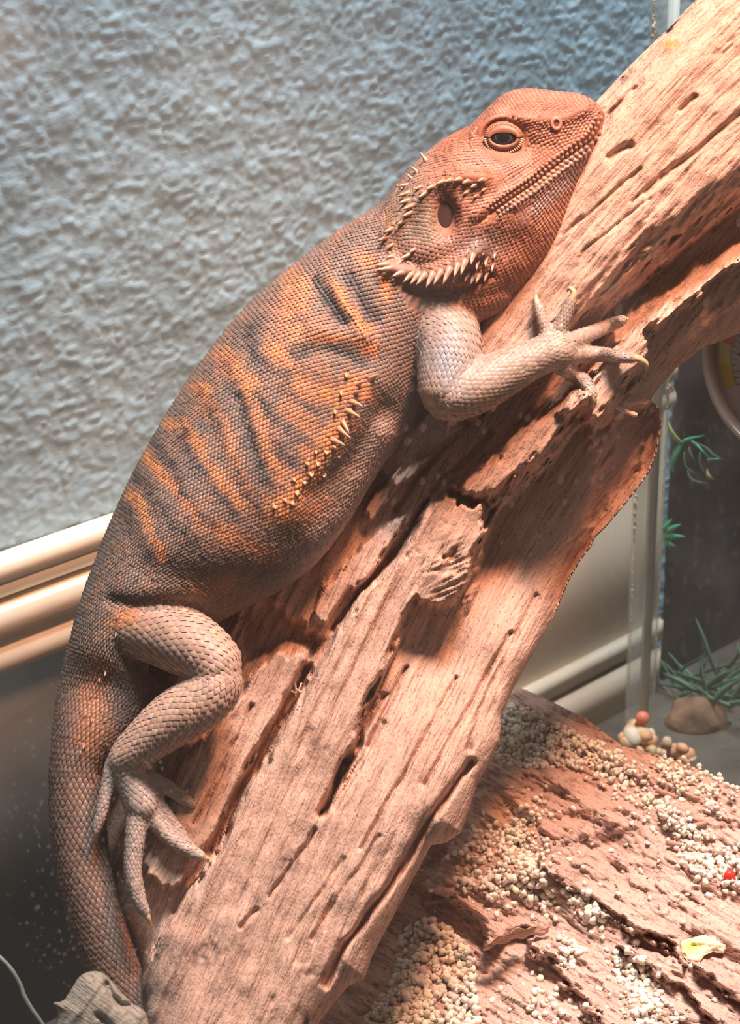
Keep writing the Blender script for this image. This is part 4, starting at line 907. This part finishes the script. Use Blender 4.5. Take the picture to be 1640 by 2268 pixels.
# eye: ball, iris and pupil, two lids with beaded rims
ec, en = surf(1118, 304)
EZ = ec[2] if ec is not None else 150
def disc_dome(cx, cy, rx, ry, z0, h, col_fn, n=14, m=40):
    V, C_, = [], []
    for i in range(n + 1):
        f = i / n
        for j in range(m):
            a = j / m * 2 * math.pi
            V.append([cx + rx * f * math.cos(a), cy + ry * f * math.sin(a), z0 + h * math.sqrt(max(0, 1 - f * f))]); C_.append(col_fn(f, a))
    V = np.array(V); return V, grid_faces(n + 1, m, True), np.array(C_)
for sg in (1, -1):
    q, nn = surf(1118, 306, sg)
    def put(V): V = V.copy(); V[:, 2] = q[2] + sg * V[:, 2]; V[:, 2] += (V[:, 0] - 1118) * (-nn[0] / nn[2]) * 0.6; return V
    V, F, C_ = disc_dome(1115, 304, 33, 27, 1, 15, lambda f, a: (0.008, 0.007, 0.008) if f < 0.44 else ((0.07, 0.06, 0.06) if f < 0.54 else (0.035, 0.022, 0.018) if f < 0.80 else (0.10, 0.055, 0.03)))
    eye = ob('eye', WT(put(V)), F, mat_vcol('eye_wet', 0.12, 0.35), liz, col=C_, smooth=True, plabel='dark glossy eye')
    def lid(y_in, a0, a1, name, col, rin, rout, zin, zout, cyoff=0):
        n, m = 8, 30; V = []
        for i in range(n):
            f = i / (n - 1)
            for j in range(m):
                a = a0 + (a1 - a0) * j / (m - 1)
                ri = [rin[k] * (1 - f) + rout[k] * f for k in (0, 1)]
                V.append([1116 + ri[0] * math.cos(a), 305 + cyoff * (1 - f) + ri[1] * math.sin(a), zin * (1 - f) + zout * f + 6 * math.sin(f * math.pi)])
        ob(name, WT(put(np.array(V))), grid_faces(n, m), mat_vcol('lid_skin', 0.5, 0.4), eye, col=np.array(col) * (0.85 + 0.3 * rng.random((n * m, 1))), smooth=True)
    lid(0, math.pi * 1.02, math.pi * 1.98, 'upper_eyelid', (0.29, 0.095, 0.045), (29, 12), (44, 37), 16, 2)
    lid(0, math.pi * 0.03, math.pi * 0.97, 'lower_eyelid', (0.31, 0.13, 0.075), (29, 16), (42, 33), 16, 4)
    lid(0, 0, math.pi * 2, 'eye_socket_rim', (0.34, 0.12, 0.065), (44, 38), (62, 54), -4, -1, 0)
    ss = ScaleSet()
    for a0, a1, n, rx, ry, sz, col in ((0.10, 3.04, 23, 41, 34, 5.6, (0.62, 0.43, 0.28)), (3.3, 6.1, 22, 39, 30, 4.6, (0.48, 0.27, 0.15))):
        an = np.linspace(a0, a1, n)
        V = put(np.stack([1116 + rx * np.cos(an), 305 + ry * np.sin(an), np.full(n, 9.0)], 1))
        out = np.stack([np.cos(an), np.sin(an), np.zeros(n)], 1); nz = np.tile(np.array([0, 0, float(sg)]), (n, 1))
        ss.add(V, out, nz, np.full(n, sz * 1.7), np.full(n, sz), np.full(n, sz * .8), np.tile(np.array(col), (n, 1)), 'bead')
    ss.build('eyelid_fringe', m_scale, eye)
    # nostril ring and ear drum
    q, nn = surf(1233, 274, sg)
    n_, m_ = 20, 8; V = []
    for i in range(n_):
        a = i / n_ * 2 * math.pi
        for j in range(m_):
            b = j / m_ * 2 * math.pi; rr = 10.5 + 4.6 * math.cos(b)
            V.append([1233 + rr * 0.9 * math.cos(a), 274 + rr * 1.12 * math.sin(a), q[2] + sg * (1.5 + 4.2 * math.sin(b)) + (-nn[0] / nn[2]) * rr * math.cos(a) * .8])
    V = np.array(V); F = grid_faces(n_ + 1, m_, True); F = F % (n_ * m_)
    no_ = ob('nostril', WT(V), F, mat_vcol('nostril_skin', 0.5, 0.4), liz, col=np.tile(np.array([0.46, 0.20, 0.13]), (len(V), 1)), smooth=True)
    V, F, C_ = disc_dome(1233, 274, 8, 10, 0.4, 1.2, lambda f, a: (0.22, 0.045, 0.03), 4, 16); V[:, 2] = q[2] + sg * V[:, 2]
    ob('nostril_hole', WT(V), F, mat_vcol('nostril_dark', 0.7, 0.2), no_, col=C_, smooth=True)
    q, nn = surf(988, 480, sg)
    V, F, C_ = disc_dome(988, 482, 23, 40, 2, 5, lambda f, a: (0.06, 0.03, 0.024), 8, 26); V[:, 2] = q[2] + sg * V[:, 2] - sg * 2
    ob('eardrum', WT(V), F, mat_vcol('ear_skin', 0.8, 0.1), liz, col=C_, smooth=True, plabel='dark oval eardrum')

# ------------------------------------------------------------------ gravel and small things on the bark
def bark_z(x, y): return bark_front(np.atleast_1d(np.asarray(x, float)), np.atleast_1d(np.asarray(y, float)), np.full(np.size(x), 300.0))
GRAINS = []
iv1, if1 = ico(0)
for k in range(6):
    r = np.random.default_rng(40 + k); GRAINS.append(iv1 * r.uniform(0.6, 1.3, (12, 1)) * r.uniform(0.65, 1.3, (1, 3)))
def rot(r):
    q = r.normal(size=4); q /= np.linalg.norm(q); w_, a, b, c = q
    return np.array([[1 - 2 * (b * b + c * c), 2 * (a * b - c * w_), 2 * (a * c + b * w_)], [2 * (a * b + c * w_), 1 - 2 * (a * a + c * c), 2 * (b * c - a * w_)], [2 * (a * c - b * w_), 2 * (b * c + a * w_), 1 - 2 * (a * a + b * b)]])
def pts_line(pts, w_, n, r):
    q = polyline_smooth(pts, 400); i = r.integers(0, 400, n); return q[i] + r.normal(0, w_, (n, 2))
def pts_poly(poly, n, r):
    P_ = np.array(poly, float); out = []
    while len(out) < n:
        p = r.uniform(P_.min(0), P_.max(0), (n, 2)); sd = poly_sd(p[:, 0], p[:, 1], poly)[0]; out += list(p[(sd > 0)])
    return np.array(out[:n])
r = np.random.default_rng(5)
gp = np.concatenate([
    pts_poly([(800, 2268), (860, 2190), (880, 2150), (880, 2090), (915, 2040), (960, 2035), (1010, 2065), (1050, 2120), (1058, 2200), (1064, 2290), (820, 2320)], 900, r),
    pts_line([(1035, 1885), (1080, 1868), (1130, 1850), (1150, 1810), (1190, 1800)], 20, 170, r), pts_line([(1110, 1840), (1160, 1880), (1180, 1900)], 22, 150, r), pts_line([(1090, 1935), (1140, 1955), (1200, 1945)], 22, 70, r), pts_line([(1000, 1930), (1060, 1960), (1120, 1990)], 16, 46, r),
    pts_line([(1340, 1715), (1420, 1755), (1490, 1800), (1530, 1860), (1560, 1915), (1640, 1930)], 20, 330, r), pts_line([(1480, 1715), (1540, 1740), (1590, 1790)], 18, 90, r), pts_line([(1620, 1900), (1700, 1960)], 25, 60, r),
    pts_line([(1375, 2120), (1410, 2170), (1440, 2235), (1480, 2280)], 22, 210, r), pts_poly([(1100, 1565), (1150, 1560), (1250, 1606), (1380, 1665), (1375, 1700), (1250, 1700), (1130, 1700), (1080, 1660)], 620, r),
    pts_line([(1300, 1690), (1350, 1700), (1400, 1700)], 14, 60, r), pts_line([(1280, 1985), (1300, 2010), (1330, 2040)], 13, 60, r), pts_line([(1240, 2075), (1270, 2100), (1250, 2130)], 14, 40, r), pts_line([(1180, 2200), (1230, 2240), (1300, 2260)], 30, 50, r), pts_line([(1180, 1985), (1230, 2010)], 16, 36, r),
    pts_line([(1450, 1690), (1560, 1715), (1640, 1755)], 9, 60, r)])
order = np.argsort(gp[:, 1])
Vg, Fg, Cg, n0 = [], [], [], 0
piles = {}
z_all = bark_z(gp[:, 0], gp[:, 1])
for (gx, gy), z0 in zip(gp, z_all):
    key = (int(gx // 9), int(gy // 9)); lvl = piles.get(key, 0); piles[key] = lvl + 1
    sz = r.uniform(4.2, 7.4) * (1.2 if gy > 1900 else 0.95)
    V = (GRAINS[r.integers(0, 6)] * sz) @ rot(r).T + [gx, gy, z0 + sz * 0.6 + min(lvl, 4) * 5.0]
    Vg.append(V); Fg.append(if1 + n0); n0 += 12
    c = np.array([0.88, 0.80, 0.68]) * r.uniform(0.75, 1.08) * (1 + r.normal(0, 0.05, 3)); Cg.append(np.tile(c, (12, 1)))
m_gravel = mat_vcol('pale_gravel', 0.8, 0.25, noise=(900, 0.15))
ob('gravel', W(np.concatenate(Vg)), np.concatenate(Fg), m_gravel, col=np.clip(np.concatenate(Cg), 0.02, 0.95), label='drifts of pale crushed gravel lying over the bark sheet', cat='gravel', kind='stuff')
# loose single grains
LONE = [(1266, 1840), (1213, 1860), (1262, 1870), (1284, 1888), (1353, 1884), (1387, 1872), (1292, 1921), (1381, 1929), (1460, 1907), (1400, 1824), (1497, 1702), (1381, 1706), (1171, 1749), (1134, 1743), (1187, 1767), (1200, 1762), (1320, 1718), (1290, 1858), (1311, 1868), (1262, 1905), (1236, 1947), (1258, 1968),
        (1436, 1868), (1428, 1818), (1447, 1836), (1455, 1845), (1500, 1982), (1522, 1980), (1470, 2100), (1515, 2042), (1402, 2068), (1310, 2066), (1335, 2076), (1344, 2103), (1160, 2180), (1350, 2205), (1325, 2192), (1190, 2192), (1130, 2236), (1110, 2190), (1225, 2222), (1585, 2215), (1540, 1952), (1600, 1876), (1630, 1880),
        (1015, 1935), (1008, 1950), (1040, 1990), (1048, 2000), (1100, 2025), (1130, 2010), (1180, 2030), (1215, 1990), (1070, 1800), (1085, 1830), (1150, 1790), (1240, 1800), (1270, 1790), (1480, 1860), (1330, 1960), (1100, 1975), (1068, 1965), (955, 1970), (962, 2018), (1090, 2215), (1105, 2245), (1265, 2200), (1290, 2225), (1530, 2140), (1440, 1990), (1560, 2000), (1600, 2010), (1370, 1980), (1240, 1890), (1420, 1930)]
gmesh = []
for k in range(5):
    me = mesh_np('gravel_grain', GRAINS[k] * u, if1, np.tile(np.array([0.85, 0.77, 0.65]) * (0.85 + 0.07 * k), (12, 1))); me.materials.append(m_gravel); gmesh.append(me)
for i, (gx, gy) in enumerate(LONE):
    sz = r.uniform(5.5, 8.5); o = bpy.data.objects.new('gravel_grain', gmesh[i % 5]); COL.objects.link(o)
    o.location = W([[gx, gy, bark_z(gx, gy)[0] + sz * 0.55]])[0]; o.scale = (sz, sz * r.uniform(.8, 1.2), sz * r.uniform(.7, 1)); o.rotation_euler = tuple(r.uniform(0, 6, 3))
    near = min((math.hypot(gx - a, gy - b) / w_, t_) for a, b, w_, t_ in ((1617, 1940, 1, 'near the red pellet'), (1560, 2100, 1, 'near the vegetable scrap'), (1140, 2080, 1, 'beside the curled bark flake'), (1300, 1880, 1.4, 'on the open middle of the bark sheet'), (1000, 1960, 1, 'close to the driftwood trunk'), (1180, 1770, 1, 'on the bark below the dark gravel drift'), (1340, 2190, 1, 'beside the deep crack of the bark')))[1]
    tag(o, 'pale gravel grain lying loose ' + near, 'gravel grain', 'loose gravel grains ' + near)
# red berry-like pellet
bv, bf = ico(3)
z0 = bark_z(1617, 1940)[0]
ob('red_pellet', W(bv * [13.5, 13.5, 13.5] * (1 + 0.04 * vnoise(bv[:, 0] * 3, bv[:, 1] * 3, bv[:, 2] * 3, 5))[:, None] + [1617, 1940, z0 + 16]), bf, mat_simple('red_pellet', (0.75, 0.035, 0.025), 0.45, noise=500, vary=0.3), smooth=True, label='small round bright red pellet on the gravel', cat='pellet')
# scrap of vegetable peel
PEEL = [(1508, 2090), (1512, 2082), (1530, 2078), (1550, 2072), (1572, 2068), (1590, 2067), (1606, 2076), (1612, 2098), (1602, 2112), (1580, 2108), (1562, 2116), (1548, 2136), (1526, 2134), (1510, 2112)]
pz = bark_z(1560, 2105)[0] + 22
Vp_, Fp_, _ = inflate(PEEL, 3, lambda x, y, s: pz + (y - 2100) * 0.9 + 8 * sstep(0, 10, s) + 5 * fbm(x / 16, y / 9, 3, 401) + 7 * np.exp(-((y - 2086 - (x - 1560) * 0.16) / 5) ** 2), lambda x, y, s: pz + (y - 2100) * 0.9 - 4 * sstep(0, 10, s))
g = np.exp(-(((Vp_[:, 0] - 1533) / 22) ** 2 + ((Vp_[:, 1] - 2097) / 14) ** 2))[:, None]
ob('vegetable_scrap', W(Vp_), Fp_, mat_vcol('vegetable_scrap', 0.6, 0.3, noise=(500, 0.2)), col=np.array([0.78, 0.62, 0.42]) * (1 - g) + np.array([0.55, 0.62, 0.13]) * g, label='dried pale vegetable scrap with a green patch on the bark', cat='food scrap')
# chips and stems
def stick(name, pts, rad, mat, label, cat, mapf=W, group=None):
    l = loft_tube(np.array([(a, b, c, rad * (1 - 0.3 * i / len(pts))) for i, (a, b, c) in enumerate(pts)]), 14, 8); V, F = l.mesh()
    V = V + 0.15 * rad * np.stack([fbm(V[:, 0] / rad, V[:, 1] / rad, 2, 3 + k) for k in range(3)], 1)
    return ob(name, mapf(V), [np.array([f for f in F if len(f) == 4]), np.array([f for f in F if len(f) == 3])], mat, label=label, cat=cat, group=group)
m_straw = mat_simple('straw', (0.62, 0.52, 0.40), 0.7, noise=200, vary=0.25)
m_chip = mat_simple('bark_chip', (0.45, 0.25, 0.18), 0.8, noise=200, vary=0.3)
stick('straw_stem', [(735, 2205, 40), (748, 2222, 52), (764, 2240, 66)], 5, m_straw, 'short pale straw stem in the shade beside the trunk foot', 'straw')
wz = wood_at(1385, 905)
stick('wood_splinter', [(1358, 896, wz + 14), (1385, 910, wz + 8), (1412, 920, wz + 10)], 6, m_straw, 'pale splinter stuck in the hollow of the driftwood below the claws', 'splinter', WT)
for i, (cx, cy, dx, dy) in enumerate([(1545, 1828, 22, -6), (1505, 1872, 26, 6), (1478, 1758, 24, 8), (1230, 1806, 14, 4), (955, 2000, 16, -4)]):
    z0 = bark_z(cx, cy)[0] + 6
    stick('bark_chip', [(cx - dx, cy - dy, z0 + 2), (cx, cy, z0 + 5), (cx + dx, cy + dy, z0 + 2)], 6.5, m_chip, 'small reddish bark chip lying among the gravel', 'bark chip', group='bark chips on the gravel')
# tuft of white down caught in the crack of the trunk
wz = wood_at(652, 1520)
dn = empty('down_tuft', WT([[655, 1520, wz]])[0], 'tiny white tuft caught in the crack beside the knee', 'tuft')
m_white = mat_simple('white_down', (0.9, 0.86, 0.82), 0.7, noise=300, vary=0.1)
for i, (a, b) in enumerate([((655, 1540), (652, 1508)), ((655, 1536), (641, 1528)), ((656, 1534), (668, 1512)), ((657, 1526), (664, 1532))]):
    l = loft_tube(np.array([(a[0], a[1], wz + 24, 1.6), ((a[0] + b[0]) / 2 + 2, (a[1] + b[1]) / 2, wz + 32, 1.8), (b[0], b[1], wz + 30, 2.8)]), 8, 6); V, F = l.mesh()
    ob('filament', WT(V), [np.array([f for f in F if len(f) == 4]), np.array([f for f in F if len(f) == 3])], m_white, dn)

# pale stump in front of the tail
ST = [(70, 3500), (100, 2420), (108, 2320), (128, 2245), (118, 2222), (140, 2216), (158, 2190), (182, 2158), (222, 2152), (252, 2178), (276, 2204), (296, 2224), (316, 2234), (330, 2268), (360, 2420), (420, 3500)]
ST = [tuple(p) for p in polyline_smooth(ST, 70)]
def st_front(x, y, s):
    g = fbm((x * 0.6 - y * 0.8) / 60, (x * .8 + y * .6) / 9, 3, 421)
    return 640 + 60 * np.sqrt(np.clip(1 - (1 - np.clip(s / 70, 0, 1)) ** 2, 0, 1)) + 3.5 * g * sstep(0, 14, s) - 26 * np.exp(-(seg_dist(x, y, [(238, 2180), (248, 2205), (268, 2225), (290, 2228)])[0] / 7) ** 2) - 20 * np.exp(-(seg_dist(x, y, [(218, 2250), (240, 2268), (260, 2300)])[0] / 6) ** 2)
Vs_, Fs_, _ = inflate(ST, 4, st_front, lambda x, y, s: 635 - 60 * sstep(0, 60, s))
sw = np.ones((len(Vs_), 3));
ob('pale_stump', W(Vs_), Fs_, mat_wood('grey_wood', (0.33, 0.295, 0.24), (0.22, 0.19, 0.155), (0.12, 0.10, 0.085)), col=sw, grain=np.stack([Vs_[:, 0] * .8 + Vs_[:, 1] * .6, Vs_[:, 0] * .6 - Vs_[:, 1] * .8, Vs_[:, 0] * 0], 1), label='pale grey weathered wood stump in front of the tail', cat='wood')
# thin root behind it, standing in for a whitish reflected line
stick('reflection_streak', [(-40, 2090, 180), (10, 2130, 190), (40, 2170, 196), (58, 2215, 200), (90, 2262, 205), (130, 2320, 205)], 6, mat_simple('streak', (0.24, 0.22, 0.19), 0.8, noise=80, vary=0.3), 'thin pale stick standing in for a whitish reflected line beside the grey stump', 'streak')

# pebbles heaped in the corner
heap = []
for k in range(64):
    f = r.random(); hx = 1385 + 150 * f; top = 1594 + 70 * f ** 1.1 + (10 if f < 0.08 else 0); hy = r.uniform(top, 1690 + 50 * f)
    kk = r.uniform(30, 130); heap.append((hx, on_plane(hx, hy, corner + N1 * kk * u, N1) if hx < 1432 else on_plane(hx, hy, corner - E1 * kk * 0.7 * u, E1)))
pcols = [(0.78, 0.42, 0.22), (0.72, 0.50, 0.34), (0.60, 0.33, 0.22), (0.80, 0.66, 0.50), (0.75, 0.62, 0.52), (0.70, 0.48, 0.26)]
pw_ = ['orange', 'tan', 'rust brown', 'cream', 'pinkish cream', 'ochre']
pv, pf = ico(1)
pm = []
for k in range(6):
    V = pv * (1 + 0.22 * vnoise(pv[:, 0] * 1.7 + k, pv[:, 1] * 1.7, pv[:, 2] * 1.7, 50 + k))[:, None] * [1.15, .95, .85]
    me = mesh_np('pebble', V * u, pf, smooth=True); me.materials.append(mat_simple('pebble_' + pw_[k].replace(' ', '_'), pcols[k], 0.6, noise=400, vary=0.25)); pm.append(me)
for i, (hx, hp) in enumerate(heap):
    k = 0 if (hx < 1425 and r.random() < .75) else int(r.choice([0, 1, 2, 3, 4, 5], p=[.22, .22, .24, .08, .08, .16])); sz = r.uniform(15, 27) * (1.1 if hx < 1440 else 0.85)
    o = bpy.data.objects.new('pebble', pm[k]); COL.objects.link(o); sz *= 1.12; hp[2] = max(hp[2], sz * 0.6 * u); o.location = hp; o.scale = (sz,) * 3; o.rotation_euler = tuple(r.uniform(0, 6, 3))
    tag(o, pw_[k] + ' pebble in the heap at the foot of the glass corner', 'pebble', pw_[k] + ' pebbles in the corner heap')
V = bv * np.array([25, 25, 24]) * u + on_plane(1424, 1590, corner + N1 * 80 * u, N1)
ob('red_pebble', V, bf, mat_simple('red_pebble', (0.80, 0.22, 0.13), 0.5, noise=300, vary=0.2), smooth=True, label='round coral red pebble on top of the corner heap', cat='pebble')

# ------------------------------------------------------------------ dial gauge on the side pane
sp0 = corner - E1 * 12 * u
gc = on_plane(1738, 815, sp0, E1); dist = np.linalg.norm(gc - CAM) / u
GR = 172 * 5050 / 3200 * u
gauge = empty('dial_gauge', gc - UP * GR, 'round dial gauge with red and yellow bands stuck to the side pane', 'gauge')
def gp_(rad, ang, off): return gc + (N1 * math.cos(ang) + UP * math.sin(ang)) * rad - E1 * off
def lathe(profile, m=72):
    V = np.array([[gp_(rr, a / m * 2 * math.pi, oo) for a in range(m)] for rr, oo in profile]).reshape(-1, 3); return V, grid_faces(len(profile), m, True)
V, F = lathe([(GR * 0.93, 2 * u), (GR * 0.93, 40 * u), (GR * 0.95, 48 * u), (GR * 0.985, 48 * u), (GR, 40 * u), (GR, 2 * u)])
ob('bezel', V, F, mat_simple('bezel_plastic', (0.27, 0.24, 0.22), 0.2, noise=50, vary=0.05, spec=0.7), gauge, smooth=True)
V, F = lathe([(0.001, 8 * u), (GR * 0.5, 8 * u), (GR * 0.94, 8 * u)]); ob('dial_face', V, F, mat_simple('dial_face', (0.27, 0.235, 0.23), 0.5, noise=20, vary=0.05), gauge)
def arc(a0, a1, r0, r1, col, name):
    n = 14; V = np.array([gp_(rr, math.radians(a0 + (a1 - a0) * i / (n - 1)), 10 * u) for i in range(n) for rr in (r0 * GR, r1 * GR)]); ob(name, V, grid_faces(n, 2), mat_simple(name + '_ink', col, 0.5, noise=60, vary=0.08), gauge)
arc(112, 172, 0.68, 0.86, (0.36, 0.07, 0.06), 'red_band'); arc(172, 190, 0.70, 0.86, (0.30, 0.25, 0.09), 'yellow_band'); arc(190, 211, 0.68, 0.86, (0.27, 0.20, 0.03), 'ochre_band')
m_ink = mat_simple('dial_ink', (0.06, 0.05, 0.05), 0.6, noise=50, vary=0.1)
for k in range(0, 26):
    a = math.radians(100 + k * 6.5); t_ = (math.cos(a) * UP - math.sin(a) * N1); r0 = 0.60 if k % 5 else 0.55
    V = np.array([gp_(rr * GR, a, 11 * u) + t_ * w_ for rr in (r0, 0.68) for w_ in (-1.3 * u, 1.3 * u)]); ob('tick_mark', V, np.array([[0, 1, 3, 2]]), m_ink, gauge)
tx = bpy.data.curves.new('numeral', 'FONT'); tx.body = '40'; tx.size = GR * 0.2; tx.extrude = 0.5 * u; tx.materials.append(m_ink)
tmp_o = bpy.data.objects.new('numeral_text', tx); COL.objects.link(tmp_o); nm = bpy.data.meshes.new_from_object(tmp_o.evaluated_get(bpy.context.evaluated_depsgraph_get())); bpy.data.objects.remove(tmp_o)
if not nm.materials: nm.materials.append(m_ink)
to = bpy.data.objects.new('numeral', nm); COL.objects.link(to); to.parent = gauge
pn = gp_(0.60 * GR, math.radians(184), 11 * u) - (gc - UP * GR)
Mx = Matrix([[N1[0], UP[0], -E1[0], pn[0]], [N1[1], UP[1], -E1[1], pn[1]], [N1[2], UP[2], -E1[2], pn[2]], [0, 0, 0, 1]]); to.matrix_local = Mx
V, F = box(gp_(GR * 0.3, math.radians(60), 14 * u), N1 * math.cos(1.05) + UP * math.sin(1.05), -N1 * math.sin(1.05) + UP * math.cos(1.05), E1, GR * 0.33, 3 * u, 2 * u); ob('needle', V, F, m_ink, gauge)

# ------------------------------------------------------------------ plants beyond the side pane
def leafblade(pts, wid, name, mat, parent, off):
    """pts in picture coordinates on a plane off units beyond the pane; an arched blade with real thickness"""
    q = polyline_smooth(pts, 12); P3 = np.array([on_plane(a, b, corner + E1 * off * u, E1) for a, b in q]); T = np.gradient(P3, axis=0); T /= np.linalg.norm(T, axis=1)[:, None]
    sd = np.cross(T, E1); V = []
    sc_ = 5300 / 3200 * u
    for i, (p, s_) in enumerate(zip(P3, sd)):
        f = i / 11; w_ = wid * sc_ * (0.35 + 0.65 * math.sin(math.pi * min(1, 0.15 + f * 0.9))) * (1 - f ** 6)
        arch = -E1 * 10 * sc_ * math.sin(f * math.pi)
        V += [p + s_ * w_ + arch, p - E1 * w_ * 0.3 + arch, p - s_ * w_ + arch, p + E1 * w_ * 0.15 + arch]
    V = np.array(V); ob(name, V, grid_faces(12, 4, True), mat, parent, smooth=True)
m_pl = mat_simple('plastic_leaf', (0.06, 0.40, 0.22), 0.45, noise=60, vary=0.35); m_pl2 = mat_simple('dull_leaf', (0.07, 0.15, 0.085), 0.6, noise=40, vary=0.4); m_pl3 = mat_simple('olive_leaf', (0.26, 0.30, 0.10), 0.5, noise=40, vary=0.3)
pA = empty('plastic_plant', on_plane(1500, 1090, corner + E1 * 90 * u, E1), 'green plastic plant sprig with one broad blade beyond the side pane', 'plant')
for pts, w_, m_ in [([(1499, 984), (1492, 1005), (1484, 1030), (1481, 1048)], 8, m_pl), ([(1499, 982), (1488, 962), (1478, 944), (1468, 928)], 6, m_pl3), ([(1499, 984), (1512, 974), (1528, 968), (1552, 964)], 3.5, m_pl), ([(1520, 975), (1540, 985), (1555, 1000), (1565, 1018)], 3, m_pl), ([(1530, 980), (1560, 990), (1580, 1008), (1595, 1018)], 2.5, m_pl2),
                   ([(1515, 990), (1530, 1010), (1535, 1026)], 2.5, m_pl2), ([(1540, 1000), (1548, 1030), (1560, 1050)], 2.5, m_pl2), ([(1556, 1020), (1572, 1014), (1588, 1016)], 2.5, m_pl), ([(1555, 1040), (1566, 1052), (1573, 1062)], 5, m_pl3), ([(1505, 1000), (1515, 1030), (1536, 1050)], 3, m_pl2), ([(1512, 1040), (1530, 1060), (1560, 1070)], 3, m_pl2)]: leafblade([(a + 12, b) for a, b in pts], w_ * 1.15, 'blade', m_, pA, 90)
pB = empty('plastic_plant', on_plane(1465, 1215, corner + E1 * 90 * u, E1), 'small fan of bright green plastic leaves low beside the corner joint', 'plant')
for pts, w_ in [([(1455, 1190), (1475, 1185), (1505, 1188)], 9), ([(1455, 1185), (1478, 1170), (1495, 1160)], 8), ([(1455, 1195), (1470, 1200), (1484, 1210)], 8), ([(1455, 1180), (1466, 1165), (1474, 1148)], 7)]: leafblade([(a + 16, b) for a, b in pts], w_, 'blade', m_pl, pB, 90)
pC = empty('plastic_plant', on_plane(1550, 1600, corner + E1 * 420 * u, E1), 'bushy dim green plastic plant in the dark behind the side pane', 'plant')
for k in range(95):
    bx_, by_ = 1570 + r.normal(0, 65), 1560 + r.normal(0, 30); a = r.uniform(-3.0, -0.1); ln = r.uniform(60, 190)
    leafblade([(bx_, by_), (bx_ + ln * .5 * math.cos(a), by_ + ln * .5 * math.sin(a)), (bx_ + ln * math.cos(a) * 1.1, by_ + ln * .8 * math.sin(a))], r.uniform(4, 9), 'blade', m_pl2, pC, 420 + r.uniform(-120, 120))
V = bv * np.array([70, 55, 60]) * (1 + 0.15 * vnoise(bv[:, 0] * 2, bv[:, 1] * 2, bv[:, 2] * 2, 77))[:, None]
rk = on_plane(1545, 1600, corner + E1 * 260 * u, E1)
ob('brown_rock', rk + V * 1.7 * u, bf, mat_simple('brown_rock', (0.20, 0.11, 0.06), 0.8, noise=60, vary=0.5, bump=(150, .6, .003)), smooth=True, label='rounded brown rock below the plants beyond the side pane', cat='rock')

# ------------------------------------------------------------------ dried water spots on the panes
def spots(parent, pt, n, ax, lst, name, mat):
    Vs, Fs, k0 = [], [], 0
    for px, py, rad, asp in lst:
        c = on_plane(px, py, pt, n); d = np.linalg.norm(c - CAM) / FPX; m = 9
        ring = [c + (ax * math.cos(a) * rad + UP * math.sin(a) * rad * asp) * d * 0.97 for a in np.linspace(0, 2 * math.pi, m, endpoint=False)]
        Vs += ring + [c + n * rad * d * 0.15]; Fs += [(k0 + j, k0 + (j + 1) % m, k0 + m) for j in range(m)]; k0 += m + 1
    ob(name, np.array(Vs), np.array(Fs), mat, parent, kind='stuff')
r = np.random.default_rng(77)
fp = fr0 - N1 * 10 * u
L1 = [(r.uniform(860, 1460), r.uniform(850, 1120), r.uniform(6, 11), 1.0) for _ in range(46)] + [(r.uniform(880, 1300), r.uniform(1050, 1500), r.uniform(5, 9), 1.0) for _ in range(26)] + [(r.uniform(860, 1040), r.uniform(660, 860), r.uniform(5, 9), 1) for _ in range(12)] + [(r.uniform(1350, 1640), r.uniform(450, 740), r.uniform(8, 14), 1) for _ in range(14)]
spots(p_front, fp, -N1, E1, L1, 'water_spots', mat_translucent_drop('water_spot', 0.11))
L2 = [(r.normal(150, 110), r.uniform(1500, 2200), r.uniform(1.5, 4), r.uniform(1, 1.9)) for _ in range(260)] + [(r.uniform(60, 420), r.uniform(1560, 2120), r.uniform(2, 5), r.uniform(1, 1.8)) for _ in range(110)]
spots(p_front, fp, -N1, E1, L2, 'mineral_specks', mat_translucent_drop('mineral_speck', 0.22))
L3 = [(r.uniform(1470, 1640), r.uniform(900, 1560), r.uniform(3, 9), r.uniform(1, 2.2)) for _ in range(80)]
spots(p_side, corner - E1 * 14 * u, -E1, N1, L3, 'water_spots', mat_translucent_drop('side_spot', 0.10))
L4 = [(r.uniform(0, 900), r.uniform(0, 900), r.uniform(1.5, 5), r.uniform(.8, 1.4)) for _ in range(70)] + [(r.uniform(1330, 1400), r.uniform(1150, 1450), r.uniform(2, 5), 1.5) for _ in range(30)]
spots(p_back, corner + N1 * 11 * u, N1, E1, L4, 'water_spots', mat_translucent_drop('back_spot', 0.14))
for o in bpy.data.objects:
    if '_o' in o: del o['_o']
